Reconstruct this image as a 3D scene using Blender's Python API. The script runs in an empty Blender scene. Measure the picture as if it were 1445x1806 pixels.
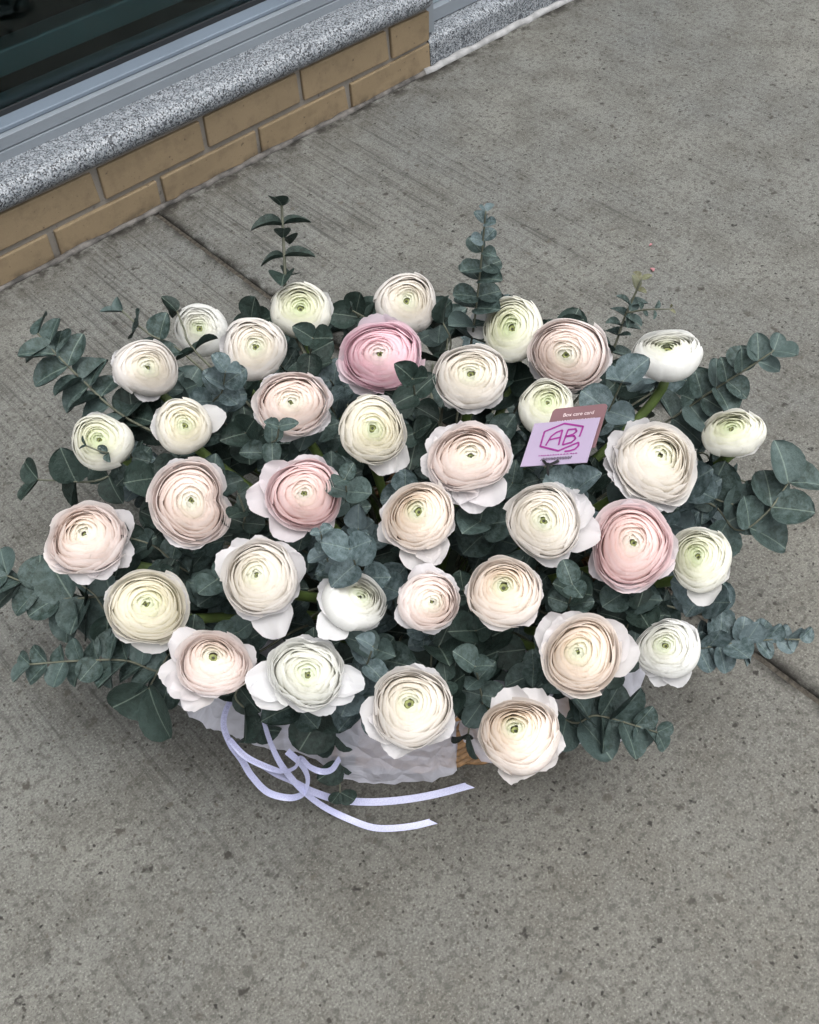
import bpy, math, random
import numpy as np
from mathutils import Vector, Matrix, noise as mnoise

R = math.radians
sc = bpy.context.scene
col = sc.collection
rng = np.random.default_rng(7)
random.seed(7)

# ------------------------------------------------------------------ camera
PITCH, ROLL, YAW = 0.86240131, -0.08569993, 0.66584057
CAM = np.array([-0.61368316, -1.4985109, 1.04820271])
FPX, PW, PH = 1950.0, 1445.0, 1806.0
FWD = np.array([math.sin(YAW) * math.cos(PITCH), math.cos(YAW) * math.cos(PITCH), -math.sin(PITCH)])
_r = np.array([math.cos(YAW), -math.sin(YAW), 0.0])
_u = np.cross(_r, FWD)
RGT = _r * math.cos(ROLL) + _u * math.sin(ROLL)
UPV = -_r * math.sin(ROLL) + _u * math.cos(ROLL)
cd = bpy.data.cameras.new('camera')
cam = bpy.data.objects.new('camera', cd)
col.objects.link(cam)
cd.sensor_fit = 'HORIZONTAL'
cd.sensor_width = 36.0
cd.lens = 36.0 * FPX / PW
cd.clip_start, cd.clip_end = 0.02, 500
cam.matrix_world = Matrix(((RGT[0], UPV[0], -FWD[0], CAM[0]), (RGT[1], UPV[1], -FWD[1], CAM[1]),
                           (RGT[2], UPV[2], -FWD[2], CAM[2]), (0, 0, 0, 1)))
sc.camera = cam

# ------------------------------------------------------------------ sky, sun, exposure
SUN_EL, SUN_AZ = 76.0, 175.0       # degrees; azimuth measured from +Y clockwise
w = bpy.data.worlds.new('World')
sc.world = w
w.use_nodes = True
nt = w.node_tree
bg = nt.nodes['Background']
sky = nt.nodes.new('ShaderNodeTexSky')
sky.sky_type = 'NISHITA'
sky.sun_disc = False
sky.sun_elevation = R(SUN_EL)
sky.sun_rotation = R(SUN_AZ)
sky.dust_density = 4.0
sky.air_density = 1.0
hs = nt.nodes.new('ShaderNodeHueSaturation')
hs.inputs['Saturation'].default_value = 0.12      # overcast: a grey veil over the blue
nt.links.new(sky.outputs[0], hs.inputs['Color'])
nt.links.new(hs.outputs[0], bg.inputs['Color'])
bg.inputs['Strength'].default_value = 0.15
sl = bpy.data.lights.new('sun', 'SUN')
sl.energy = 1.0
sl.angle = R(60)
sl.color = (1.0, 0.985, 0.965)
sun = bpy.data.objects.new('sun', sl)
col.objects.link(sun)
az = R(SUN_AZ)
sdir = Vector((math.sin(az) * math.cos(R(SUN_EL)), math.cos(az) * math.cos(R(SUN_EL)), math.sin(R(SUN_EL))))
sun.rotation_euler = sdir.to_track_quat('Z', 'Y').to_euler()
sun.location = sdir * 10
vs = sc.view_settings
vs.view_transform = 'Standard'
vs.look = 'None'
vs.exposure = 1.0
vs.gamma = 1.0
vs.use_curve_mapping = False
sc.cycles.max_bounces = 6
sc.cycles.diffuse_bounces = 4
sc.cycles.glossy_bounces = 2
sc.cycles.transmission_bounces = 4
sc.cycles.adaptive_threshold = 0.03
sc.cycles.transparent_max_bounces = 8
sc.cycles.use_denoising = True


# ------------------------------------------------------------------ helpers
def ray(px, py):
    d = FWD + (px - PW / 2) / FPX * RGT - (py - PH / 2) / FPX * UPV
    return d / np.linalg.norm(d)


def at_z(px, py, z):
    d = ray(px, py)
    return CAM + d * (z - CAM[2]) / d[2]


def px_m(P):                                   # metres per photo pixel at a point
    return float((np.asarray(P) - CAM) @ FWD) / FPX


def lin(c):
    c = np.asarray(c, float) / 255.0
    return np.where(c <= 0.04045, c / 12.92, ((c + 0.055) / 1.055) ** 2.4)


def tag(o, label=None, cat=None, group=None, kind=None):
    if label: o['label'] = label
    if cat: o['category'] = cat
    if group: o['group'] = group
    if kind: o['kind'] = kind
    return o


def empty(name, loc, label=None, cat=None, group=None, kind=None):
    o = bpy.data.objects.new(name, None)
    o.empty_display_size = 0.02
    col.objects.link(o)
    o.location = Vector(loc)
    return tag(o, label, cat, group, kind)


def raw_mesh(name, V, F, mat, smooth=True, colr=None, uv=None):
    me = bpy.data.meshes.new(name)
    V = np.asarray(V, float)
    me.from_pydata(V.tolist(), [], [tuple(int(i) for i in f) for f in F])
    if smooth:
        me.polygons.foreach_set('use_smooth', np.ones(len(me.polygons), bool))
    if colr is not None:
        a = me.color_attributes.new('Col', 'FLOAT_COLOR', 'POINT')
        c4 = np.ones((len(V), 4), np.float32)
        c4[:, :3] = colr
        a.data.foreach_set('color', c4.ravel())
    if uv is not None:
        l = me.uv_layers.new(name='UVMap')
        idx = np.empty(len(me.loops), np.int32)
        me.loops.foreach_get('vertex_index', idx)
        l.data.foreach_set('uv', np.asarray(uv, np.float32)[idx].ravel())
    if mat: me.materials.append(mat)
    me.update()
    return me


def link(name, me, parent=None, mw=None):
    o = bpy.data.objects.new(name, me)
    col.objects.link(o)
    if parent is not None: o.parent = parent
    if mw is not None: o.matrix_basis = mw
    return o


def part(name, V, F, mat, parent=None, smooth=True, colr=None, uv=None, base=None):
    """mesh given in world coordinates, linked under its thing"""
    V = np.asarray(V, float)
    if base is None:
        p = parent
        base = np.zeros(3)
        while p is not None:
            base = base + np.array(p.location)
            p = p.parent
    o = link(name, raw_mesh(name, V - base, F, mat, smooth, colr, uv), parent)
    return o


def grid_faces(nu, nv, off=0, closed=False):
    F = []
    for i in range(nu if closed else nu - 1):
        for j in range(nv - 1):
            a = i * nv + j
            b = ((i + 1) % nu) * nv + j
            F.append((off + a, off + b, off + b + 1, off + a + 1))
    return F


def box_vf(x0, x1, y0, y1, z0, z1):
    V = [(x0, y0, z0), (x1, y0, z0), (x1, y1, z0), (x0, y1, z0), (x0, y0, z1), (x1, y0, z1), (x1, y1, z1), (x0, y1, z1)]
    F = [(0, 3, 2, 1), (4, 5, 6, 7), (0, 1, 5, 4), (1, 2, 6, 5), (2, 3, 7, 6), (3, 0, 4, 7)]
    return V, F


def bevel(o, wd, seg=2):
    m = o.modifiers.new('bevel', 'BEVEL')
    m.width = wd
    m.segments = seg
    m.limit_method = 'ANGLE'
    return o


def catmull(P, n):
    P = np.asarray(P, float)
    if len(P) == 2:
        t = np.linspace(0, 1, n)[:, None]
        return P[0] * (1 - t) + P[1] * t
    Q = np.vstack([2 * P[0] - P[1], P, 2 * P[-1] - P[-2]])
    L = np.r_[0, np.cumsum(np.linalg.norm(np.diff(P, axis=0), axis=1))]
    out = []
    for s in np.linspace(0, L[-1], n):
        k = min(max(np.searchsorted(L, s) - 1, 0), len(P) - 2)
        t = (s - L[k]) / max(L[k + 1] - L[k], 1e-9)
        p0, p1, p2, p3 = Q[k:k + 4]
        out.append(0.5 * (2 * p1 + (p2 - p0) * t + (2 * p0 - 5 * p1 + 4 * p2 - p3) * t * t + (3 * p1 - p0 - 3 * p2 + p3) * t ** 3))
    return np.array(out)


def frames(P):
    T = np.gradient(P, axis=0)
    T /= np.linalg.norm(T, axis=1)[:, None] + 1e-12
    n = np.cross(T[0], [0.31, 0.2, 0.93])
    n /= np.linalg.norm(n)
    N = []
    for t in T:
        n = n - t * (n @ t)
        n /= np.linalg.norm(n) + 1e-12
        N.append(n)
    N = np.array(N)
    return T, N, np.cross(T, N)


def tube_vf(P, r, ns=6):
    P = np.asarray(P, float)
    T, N, B = frames(P)
    r = np.broadcast_to(np.asarray(r, float), (len(P),))
    a = np.arange(ns) / ns * 2 * np.pi
    V = (P[:, None, :] + r[:, None, None] * (np.cos(a)[None, :, None] * N[:, None, :] + np.sin(a)[None, :, None] * B[:, None, :]))
    n = len(P)
    F = []
    for i in range(n - 1):
        for j in range(ns):
            k = (j + 1) % ns
            F.append((i * ns + j, i * ns + k, (i + 1) * ns + k, (i + 1) * ns + j))
    F.append(tuple(range(ns))[::-1])
    F.append(tuple((n - 1) * ns + j for j in range(ns)))
    return V.reshape(-1, 3), F


# ------------------------------------------------------------------ materials
class NT:
    def __init__(self, name):
        self.m = bpy.data.materials.new(name)
        self.m.use_nodes = True
        self.t = self.m.node_tree
        self.b = self.t.nodes['Principled BSDF']
        self.out = self.t.nodes['Material Output']

    def n(self, kind, **kw):
        nd = self.t.nodes.new(kind)
        for k, v in kw.items():
            if hasattr(nd, k): setattr(nd, k, v)
            else: nd.inputs[k.replace('_', ' ')].default_value = v
        return nd

    def l(self, a, b):
        self.t.links.new(a, b)

    def pos(self, scale=(1, 1, 1), obj=False):
        if obj:
            src = self.n('ShaderNodeTexCoord').outputs['Object']
        else:
            src = self.n('ShaderNodeNewGeometry').outputs['Position']
        mp = self.n('ShaderNodeMapping')
        mp.inputs['Scale'].default_value = scale
        self.l(src, mp.inputs['Vector'])
        return mp.outputs[0]

    def noise(self, vec, scale, detail=3, rough=0.55, dist=0.0):
        nd = self.n('ShaderNodeTexNoise')
        nd.inputs['Scale'].default_value = scale
        nd.inputs['Detail'].default_value = detail
        nd.inputs['Roughness'].default_value = rough
        nd.inputs['Distortion'].default_value = dist
        if vec is not None: self.l(vec, nd.inputs['Vector'])
        return nd.outputs['Fac']

    def rng(self, f, a, b, c=0.0, d=1.0):
        nd = self.n('ShaderNodeMapRange')
        for i, v in zip((1, 2, 3, 4), (a, b, c, d)): nd.inputs[i].default_value = v
        self.l(f, nd.inputs[0])
        return nd.outputs[0]

    def math(self, op, a, b=None):
        nd = self.n('ShaderNodeMath')
        nd.operation = op
        for i, v in enumerate((a, b)):
            if v is None: continue
            if isinstance(v, (int, float)): nd.inputs[i].default_value = v
            else: self.l(v, nd.inputs[i])
        return nd.outputs[0]

    def mix(self, f, a, b, mode='MIX'):
        nd = self.n('ShaderNodeMix')
        nd.data_type = 'RGBA'
        nd.blend_type = mode
        for s, v in ((nd.inputs[0], f), (nd.inputs[6], a), (nd.inputs[7], b)):
            if isinstance(v, (int, float)): s.default_value = v
            elif isinstance(v, (tuple, list, np.ndarray)): s.default_value = (*[float(x) for x in v[:3]], 1)
            else: self.l(v, s)
        return nd.outputs[2]

    def bump(self, h, strength=0.3, dist=0.001, prev=None):
        nd = self.n('ShaderNodeBump')
        nd.inputs['Strength'].default_value = strength
        nd.inputs['Distance'].default_value = dist
        self.l(h, nd.inputs['Height'])
        if prev is not None: self.l(prev, nd.inputs['Normal'])
        return nd.outputs[0]


JX = 0.0772            # slab joint runs at this X, square to the wall
def concrete():
    k = NT('concrete')
    p = k.pos()
    sx = k.n('ShaderNodeSeparateXYZ')
    k.l(p, sx.inputs[0])
    big = k.noise(p, 2.6, 4, .6)
    mid = k.noise(p, 13, 4, 0.65)
    c = k.mix(k.rng(big, .35, .68), lin((146, 144, 137)), lin((130, 130, 127)))
    c = k.mix(k.rng(mid, .42, .70, 0, .75), c, lin((108, 105, 98)))
    c = k.mix(k.rng(sx.outputs[1], -.75, -1.25, 0, .35), c, lin((134, 127, 115)))      # browner towards the street
    # sand grain
    g1 = k.noise(p, 400, 2, 0.7)
    c = k.mix(k.rng(g1, .47, .32, 0, .7), c, lin((80, 78, 73)))
    c = k.mix(k.rng(g1, .56, .70, 0, .55), c, lin((192, 190, 182)))
    g2 = k.noise(p, 110, 3, 0.7)
    c = k.mix(k.rng(g2, .50, .36, 0, .7), c, lin((94, 92, 86)))
    # broom strokes across the walk
    d = k.math('ABSOLUTE', k.math('SUBTRACT', sx.outputs[0], JX))
    st = k.noise(k.pos((190, 2.4, 1)), 1.0, 3, 0.7)
    msk = k.math('MULTIPLY', k.rng(big, .36, .56, .2, 1), k.rng(d, .036, .046))
    msk = k.math('MULTIPLY', msk, k.rng(sx.outputs[1], -1.2, -.55, .18, 1))            # worn smoother away from the wall
    msk = k.math('MULTIPLY', msk, k.rng(sx.outputs[0], .25, .9, 1, .35))
    msk = k.math('MULTIPLY', msk, k.rng(mid, .30, .55, .35, 1))
    sm = k.math('MULTIPLY', k.rng(st, .48, .34), msk)
    c = k.mix(k.math('MULTIPLY', sm, .85), c, lin((80, 79, 76)))
    c = k.mix(k.math('MULTIPLY', k.math('MULTIPLY', k.rng(st, .54, .68), msk), .32), c, lin((176, 174, 167)))
    # exposed dark aggregate and pits, ragged by one shared distortion
    nz = k.n('ShaderNodeTexNoise')
    nz.inputs['Scale'].default_value = 130
    nz.inputs['Detail'].default_value = 2
    k.l(p, nz.inputs['Vector'])
    for scale, thr, keep, dst in ((24, .16, .88, .02), (44, .25, .74, .016), (85, .28, .70, .011), (170, .34, .62, .008)):
        vo = k.n('ShaderNodeTexVoronoi')
        vo.inputs['Scale'].default_value = scale
        sc2 = k.n('ShaderNodeVectorMath', operation='SCALE')
        sc2.inputs['Scale'].default_value = dst
        k.l(nz.outputs['Color'], sc2.inputs[0])
        dv = k.n('ShaderNodeVectorMath')
        k.l(p, dv.inputs[0])
        k.l(sc2.outputs[0], dv.inputs[1])
        k.l(dv.outputs[0], vo.inputs['Vector'])
        se = k.n('ShaderNodeSeparateXYZ')
        k.l(vo.outputs['Color'], se.inputs[0])
        s = k.math('MULTIPLY', k.rng(vo.outputs['Distance'], thr, thr * .5), k.rng(se.outputs[0], keep, keep + .15))
        tone = k.mix(se.outputs[1], lin((40, 38, 36)), lin((108, 102, 94)))
        c = k.mix(k.math('MULTIPLY', s, .92), c, tone)
    # grime along the wall and beside the joint
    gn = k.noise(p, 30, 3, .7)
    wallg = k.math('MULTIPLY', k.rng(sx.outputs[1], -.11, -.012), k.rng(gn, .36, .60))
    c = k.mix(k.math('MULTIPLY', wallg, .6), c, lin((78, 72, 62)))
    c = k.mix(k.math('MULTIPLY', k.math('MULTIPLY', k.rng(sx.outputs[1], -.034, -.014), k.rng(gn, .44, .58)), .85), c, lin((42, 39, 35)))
    jg = k.math('MULTIPLY', k.rng(d, .020, .006), k.rng(gn, .34, .56))
    c = k.mix(k.math('MULTIPLY', jg, .85), c, lin((46, 43, 39)))
    # trowelled margin line
    ml = k.math('MULTIPLY', k.rng(k.math('ABSOLUTE', k.math('SUBTRACT', d, .042)), .0035, .0008), k.rng(mid, .40, .6, .1, .6))
    c = k.mix(k.math('MULTIPLY', ml, .5), c, lin((80, 77, 72)))
    c = k.mix(1.0, c, (.550, .562, .566), 'MULTIPLY')
    k.l(c, k.b.inputs['Base Color'])
    k.b.inputs['Roughness'].default_value = .9
    k.b.inputs['Specular IOR Level'].default_value = .25
    k.l(k.bump(k.math('ADD', g1, k.math('MULTIPLY', st, .5)), .6, .0014), k.b.inputs['Normal'])
    return k.m


def speckled(name, base, dark, light, rough=.8):
    k = NT(name)
    p = k.pos()
    oi = k.n('ShaderNodeObjectInfo')
    n0 = k.noise(p, 9, 3)
    c = k.mix(k.rng(n0, .35, .65), base, tuple(np.asarray(base) * .86))
    c = k.mix(k.rng(oi.outputs['Random'], 0, 1, 0, .35), c, tuple(np.asarray(base) * np.array([.85, .82, .76])))
    g = k.noise(p, 260, 3, .7)
    c = k.mix(k.rng(g, .60, .74, 0, .35), c, light)
    c = k.mix(k.rng(g, .38, .28, 0, .5), c, dark)
    g2 = k.noise(p, 95, 2, .5)
    c = k.mix(k.rng(g2, .33, .27, 0, .8), c, dark)
    c = k.mix(k.rng(k.noise(p, 28, 5, .7), .5, .72, 0, .4), c, dark)
    # soot near the pavement
    sx = k.n('ShaderNodeSeparateXYZ')
    k.l(p, sx.inputs[0])
    gr = k.math('MULTIPLY', k.rng(sx.outputs[2], .016, .0), k.rng(k.noise(p, 42, 4), .42, .6))
    c = k.mix(k.math('MULTIPLY', gr, .7), c, lin((40, 37, 33)))
    k.l(c, k.b.inputs['Base Color'])
    k.b.inputs['Roughness'].default_value = rough
    k.l(k.bump(g, .35, .0008), k.b.inputs['Normal'])
    return k.m


def granite():
    k = NT('granite')
    p = k.pos()
    vo = k.n('ShaderNodeTexVoronoi')
    vo.inputs['Scale'].default_value = 460
    k.l(p, vo.inputs['Vector'])
    se = k.n('ShaderNodeSeparateXYZ')
    k.l(vo.outputs['Color'], se.inputs[0])
    n = k.noise(p, 240, 3, .7)
    c = k.mix(k.rng(se.outputs[0], .2, .8), lin((98, 104, 110)), lin((150, 154, 158)))
    c = k.mix(k.rng(k.math('ADD', se.outputs[1], k.math('MULTIPLY', n, .8)), .74, .62), c, lin((38, 41, 46)))
    c = k.mix(k.rng(n, .56, .66, 0, .85), c, lin((98, 104, 112)))
    c = k.mix(k.rng(k.noise(p, 90, 2), .62, .70, 0, .9), c, lin((52, 56, 62)))
    k.l(c, k.b.inputs['Base Color'])
    k.b.inputs['Roughness'].default_value = .5
    return k.m


def simple(name, c, rough=.5, metal=0.0, nscale=40, namt=.15, spec=.5):
    k = NT(name)
    p = k.pos()
    n = k.noise(p, nscale, 4)
    c = np.asarray(c, float)
    k.l(k.mix(k.rng(n, .35, .65), tuple(c * (1 - namt)), tuple(np.minimum(c * (1 + namt), 1))), k.b.inputs['Base Color'])
    k.b.inputs['Roughness'].default_value = rough
    k.b.inputs['Metallic'].default_value = metal
    k.b.inputs['Specular IOR Level'].default_value = spec
    return k.m


def petal_mat():
    k = NT('petal')
    at = k.n('ShaderNodeAttribute', attribute_name='Col')
    uv = k.n('ShaderNodeUVMap')
    mp = k.n('ShaderNodeMapping')
    mp.inputs['Scale'].default_value = (34, 2.2, 1)
    k.l(uv.outputs[0], mp.inputs[0])
    vein = k.noise(mp.outputs[0], 1.0, 3, .6)
    p = k.pos(obj=True)
    blot = k.noise(p, 55, 3)
    c = k.mix(k.rng(vein, .62, .40, 0, .10), at.outputs['Color'], (.72, .70, .62))
    c = k.mix(k.rng(blot, .55, .75, 0, .12), c, (.80, .74, .62))
    df = k.b
    k.l(c, df.inputs['Base Color'])
    df.inputs['Roughness'].default_value = .55
    df.inputs['Specular IOR Level'].default_value = .25
    nb = k.bump(vein, .28, .0012)
    k.l(nb, df.inputs['Normal'])
    tr = k.n('ShaderNodeBsdfTranslucent')
    k.l(c, tr.inputs['Color'])
    ms = k.n('ShaderNodeMixShader')
    ms.inputs[0].default_value = .5
    k.l(df.outputs[0], ms.inputs[1])
    k.l(tr.outputs[0], ms.inputs[2])
    k.l(ms.outputs[0], k.out.inputs['Surface'])
    return k.m


def leaf_mat(name, ca, cb, bloom):
    k = NT(name)
    p = k.pos(obj=True)
    oi = k.n('ShaderNodeObjectInfo')
    pr = k.n('ShaderNodeVectorMath')
    k.l(p, pr.inputs[0])
    cx = k.n('ShaderNodeCombineXYZ')
    k.l(k.math('MULTIPLY', oi.outputs['Random'], 40), cx.inputs[0])
    k.l(cx.outputs[0], pr.inputs[1])
    n = k.noise(pr.outputs[0], 4.5, 5, .68)
    c = k.mix(oi.outputs['Random'], ca, cb)
    c = k.mix(k.rng(k.math('FRACT', k.math('MULTIPLY', oi.outputs['Random'], 7.3)), .62, 1, 0, .6), c, bloom)
    c = k.mix(k.rng(n, .40, .66, 0, .85), c, bloom)
    c = k.mix(k.rng(k.noise(pr.outputs[0], 19, 3, .7), .60, .72, 0, .5), c, tuple(np.asarray(ca) * .55))
    sx = k.n('ShaderNodeSeparateXYZ')
    k.l(p, sx.inputs[0])
    ax = k.math('ABSOLUTE', sx.outputs[0])
    rib = k.rng(ax, .022, .004)
    c = k.mix(k.math('MULTIPLY', rib, .30), c, lin((150, 165, 150)))
    # side veins
    vv = k.n('ShaderNodeTexWave')
    vv.inputs['Scale'].default_value = 3.2
    vv.inputs['Distortion'].default_value = 1.5
    cv = k.n('ShaderNodeCombineXYZ')
    k.l(k.math('SUBTRACT', sx.outputs[1], k.math('MULTIPLY', ax, .8)), cv.inputs[0])
    k.l(cv.outputs[0], vv.inputs['Vector'])
    c = k.mix(k.rng(vv.outputs['Fac'], .82, 1, 0, .14), c, bloom)
    k.l(c, k.b.inputs['Base Color'])
    k.b.inputs['Roughness'].default_value = .58
    k.b.inputs['Specular IOR Level'].default_value = .35
    k.l(k.bump(n, .25, .02), k.b.inputs['Normal'])
    return k.m


def glass_mat():
    k = NT('window_glass')
    tr = k.n('ShaderNodeBsdfTransparent')
    tr.inputs[0].default_value = (.60, .72, .72, 1)
    gl = k.n('ShaderNodeBsdfGlossy')
    gl.inputs['Roughness'].default_value = .015
    fr = k.n('ShaderNodeFresnel')
    fr.inputs[0].default_value = 1.5
    ms = k.n('ShaderNodeMixShader')
    k.l(fr.outputs[0], ms.inputs[0])
    k.l(tr.outputs[0], ms.inputs[1])
    k.l(gl.outputs[0], ms.inputs[2])
    k.l(ms.outputs[0], k.out.inputs['Surface'])
    return k.m


def tissue_mat():
    k = NT('tissue')
    p = k.pos()
    n = k.noise(p, 26, 5, .62, .8)
    vz = k.n('ShaderNodeTexVoronoi', feature='DISTANCE_TO_EDGE')
    vz.inputs['Scale'].default_value = 34
    k.l(p, vz.inputs['Vector'])
    k.b.inputs['Base Color'].default_value = (*lin((232, 233, 246)), 1)
    k.b.inputs['Roughness'].default_value = .45
    k.l(k.bump(vz.outputs['Distance'], .5, .02, k.bump(n, .7, .006)), k.b.inputs['Normal'])
    tl = k.n('ShaderNodeBsdfTranslucent')
    tl.inputs[0].default_value = (*lin((225, 225, 238)), 1)
    m1 = k.n('ShaderNodeMixShader')
    m1.inputs[0].default_value = .4
    k.l(k.b.outputs[0], m1.inputs[1])
    k.l(tl.outputs[0], m1.inputs[2])
    tp = k.n('ShaderNodeBsdfTransparent')
    m2 = k.n('ShaderNodeMixShader')
    k.l(k.rng(n, .35, .7, .46, .18), m2.inputs[0])
    k.l(m1.outputs[0], m2.inputs[1])
    k.l(tp.outputs[0], m2.inputs[2])
    k.l(m2.outputs[0], k.out.inputs['Surface'])
    return k.m


def satin_mat():
    k = NT('satin')
    p = k.pos()
    n = k.noise(p, 900, 1)
    c = k.mix(k.rng(n, .35, .65), lin((164, 166, 198)), lin((180, 182, 212)))
    k.l(c, k.b.inputs['Base Color'])
    k.b.inputs['Roughness'].default_value = .25
    k.b.inputs['Sheen Weight'].default_value = .4
    return k.m


M = dict(
    concrete=concrete(),
    grit=simple('joint_dirt', lin((66, 62, 56)), .95, 0, 180, .5, .2),
    earth=simple('ground', lin((110, 107, 100)), .95, 0, 8, .2, .2),
    brick=speckled('buff_brick', lin((128, 112, 88)), lin((72, 61, 48)), lin((150, 134, 108))),
    mortar=speckled('mortar', lin((128, 123, 116)), lin((84, 80, 76)), lin((156, 150, 142)), .9),
    caulk=simple('caulk', lin((138, 138, 138)), .7, 0, 60, .2),
    sealant=simple('grey_sealant', lin((80, 77, 74)), .8, 0, 45, .6),
    granite=granite(),
    alu=simple('aluminium', lin((120, 127, 134)), .5, .1, 6, .05),
    alu_blue=simple('blue_aluminium', lin((106, 117, 129)), .4, .1, 6, .05),
    alu_dark=simple('dark_aluminium', lin((140, 154, 160)), .4, .2, 6, .06),
    gasket=simple('gasket', lin((26, 29, 33)), .7, 0, 30, .1),
    glass=glass_mat(),
    dark=simple('interior', lin((30, 36, 38)), .8, 0, 5, .2),
    petal=petal_mat(),
    eye=simple('flower_eye', lin((112, 118, 66)), .6, 0, 400, .35),
    eye_dark=simple('flower_eye_core', lin((44, 46, 26)), .7, 0, 400, .3),
    stem=simple('flower_stem', lin((84, 102, 52)), .5, 0, 60, .25),
    sepal=simple('sepal', lin((128, 140, 78)), .6, 0, 60, .25),
    twig=simple('twig', lin((86, 88, 74)), .7, 0, 90, .25),
    leaf=leaf_mat('leaf_green', lin((44, 62, 55)) * .62, lin((56, 74, 68)) * .62, lin((92, 110, 108)) * .68),
    leaf_dark=leaf_mat('leaf_dark', lin((30, 45, 38)) * .62, lin((38, 55, 48)) * .62, lin((58, 76, 70)) * .68),  # dark leaves; some of the shade among the blooms is in this colour
    leaf_blue=leaf_mat('leaf_blue', lin((62, 81, 80)) * .64, lin((76, 95, 96)) * .64, lin((118, 134, 138)) * .72),
    leaf_brown=leaf_mat('leaf_tip', lin((78, 72, 52)), lin((92, 92, 66)), lin((110, 112, 92))),
    wicker=simple('wicker', lin((138, 106, 72)), .6, 0, 130, .35),
    tissue=tissue_mat(),
    satin=satin_mat(),
    print=simple('ribbon_print', lin((150, 150, 180)), .5, 0, 50, .1),
    lilac=simple('lilac_card', lin((164, 150, 174)), .5, 0, 20, .03),
    mauve=simple('mauve_card', lin((122, 92, 96)), .5, 0, 20, .04),
    magenta=simple('magenta_ink', lin((138, 44, 124)), .5, 0, 40, .1),
    ink=simple('black_ink', lin((34, 26, 38)), .5, 0, 40, .1),
    whiteink=simple('white_ink', lin((232, 214, 216)), .5, 0, 40, .05),
    black=simple('black_plastic', lin((24, 24, 26)), .4, 0, 40, .1),
    foam=simple('floral_foam', lin((34, 44, 32)), .95, 0, 60, .3),
    pinkbit=simple('pink_petal_bit', lin((160, 110, 114)), .6, 0, 60, .15),
    streakbit=simple('white_streak', lin((226, 228, 230)), .5, 0, 40, .05),
)

# ------------------------------------------------------------------ ground and slabs
g = part('ground', [(-120, -120, -.03), (120, -120, -.03), (120, 120, -.03), (-120, 120, -.03)], [(0, 1, 2, 3)], M['earth'], smooth=False)
tag(g, kind='structure')
walk = empty('pavement', (0, 0, 0), kind='structure')
JW = 0.0042
bed = part('joint_bed', *box_vf(-6.0, 8.0, -3.6, .25, -.028, -.0055), M['grit'], walk, smooth=False)
xs = [(-4.2, -1.45), (-1.45, JX), (JX, 1.62), (1.62, 3.2), (3.2, 6.0)]
for x0, x1 in xs:
    for y0, y1 in ((-1.78, -.004), (-3.55, -1.78)):
        ybk = y1 if y1 < -.1 else -.006
        V, F = box_vf(x0 + JW, x1 - JW, y0 + JW, ybk - (JW if y1 < -.1 else 0), -.027, 0)
        o = part('concrete_slab', V, F, M['concrete'], walk, smooth=False)
        bevel(o, .004, 3)
# sealant between brickwork and pavement: an uneven bead
def bead(name, x0, x1, y, r, mat, label, cat, n=130, amp=.3, par=None):
    X = np.linspace(x0, x1, n)
    rr = r * (1 + amp * rng.normal(0, .6, n).clip(-1, 1))
    P = np.stack([X, y + rng.normal(0, r * .18, n), np.full(n, .0)], 1)
    V, F = tube_vf(P, rr, 7)
    return part(name, V, F, mat, par)

# ------------------------------------------------------------------ brick wall
XE = 0.708                                    # end of the brickwork
H0, H1 = 0.0519, 0.0600                       # course heights
wall = empty('brick_wall', (0, 0, 0), 'low wall of buff bricks under the granite window sill', 'brick wall')
MJ = 0.0095
part('mortar', *box_vf(-2.3, XE - .004, .006, .10, -.01, .1135), M['mortar'], wall, smooth=False)


def brick(x0, x1, z0, z1):
    V, F = box_vf(x0, x1, 0, .09, z0, z1)
    V = np.array(V) + rng.normal(0, .0011, (8, 3))
    bevel(part('brick', V, F, M['brick'], wall, smooth=False), .0022, 2)


for kk in range(-11, 4):
    brick(kk * .2032 + MJ / 2, min((kk + 1) * .2032 - MJ / 2, XE), H0 + MJ / 2, H0 + H1 - .001)
    a, b = (kk + .5) * .2032 + MJ / 2, (kk + 1.5) * .2032 - MJ / 2
    if a < XE: brick(a, min(b, XE), -.004, H0 - MJ / 2)
bead('base_mortar', -2.2, XE, -.004, .0058, M['sealant'], '', '', par=wall)
# granite sill: bullnose profile swept along X
def sweep(name, prof, x0, x1, mat, parent, nx=2, endround=0.0, smooth=True):
    prof = np.asarray(prof, float)
    n = len(prof)
    X = np.linspace(x0, x1, nx)
    if endround:
        X = np.r_[np.linspace(x0, x1 - endround, nx), x1 - endround + endround * np.sin(np.linspace(.2, 1, 5) * np.pi / 2)]
    V = []
    c = prof.mean(0)
    for x in X:
        s = 1.0
        if endround and x > x1 - endround:
            t = (x - (x1 - endround)) / endround
            s = 1 - .35 * (1 - math.sqrt(max(0, 1 - t * t)))
        q = c + (prof - c) * s
        V += [(x, a, b) for a, b in q]
    F = grid_faces(len(X), n)
    F += [(i * n + n - 1, (i + 1) * n + n - 1, (i + 1) * n, i * n) for i in range(len(X) - 1)]
    F += [tuple(range(n))[::-1], tuple((len(X) - 1) * n + i for i in range(n))]
    return part(name, V, F, mat, parent, smooth)


aa = np.linspace(-90, 90, 13)
nose = [(-.013 + .021 - .021 * math.cos(R(a)) * 1.0, .1365 + .0205 * math.sin(R(a))) for a in aa]
prof = [(.10, .116)] + nose + [(.10, .157)]
sill = sweep('granite_sill', prof, -2.3, XE + .004, M['granite'], wall, 3, .012)
m = sill.modifiers.new('edge', 'EDGE_SPLIT')
m.split_angle = R(50)

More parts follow.
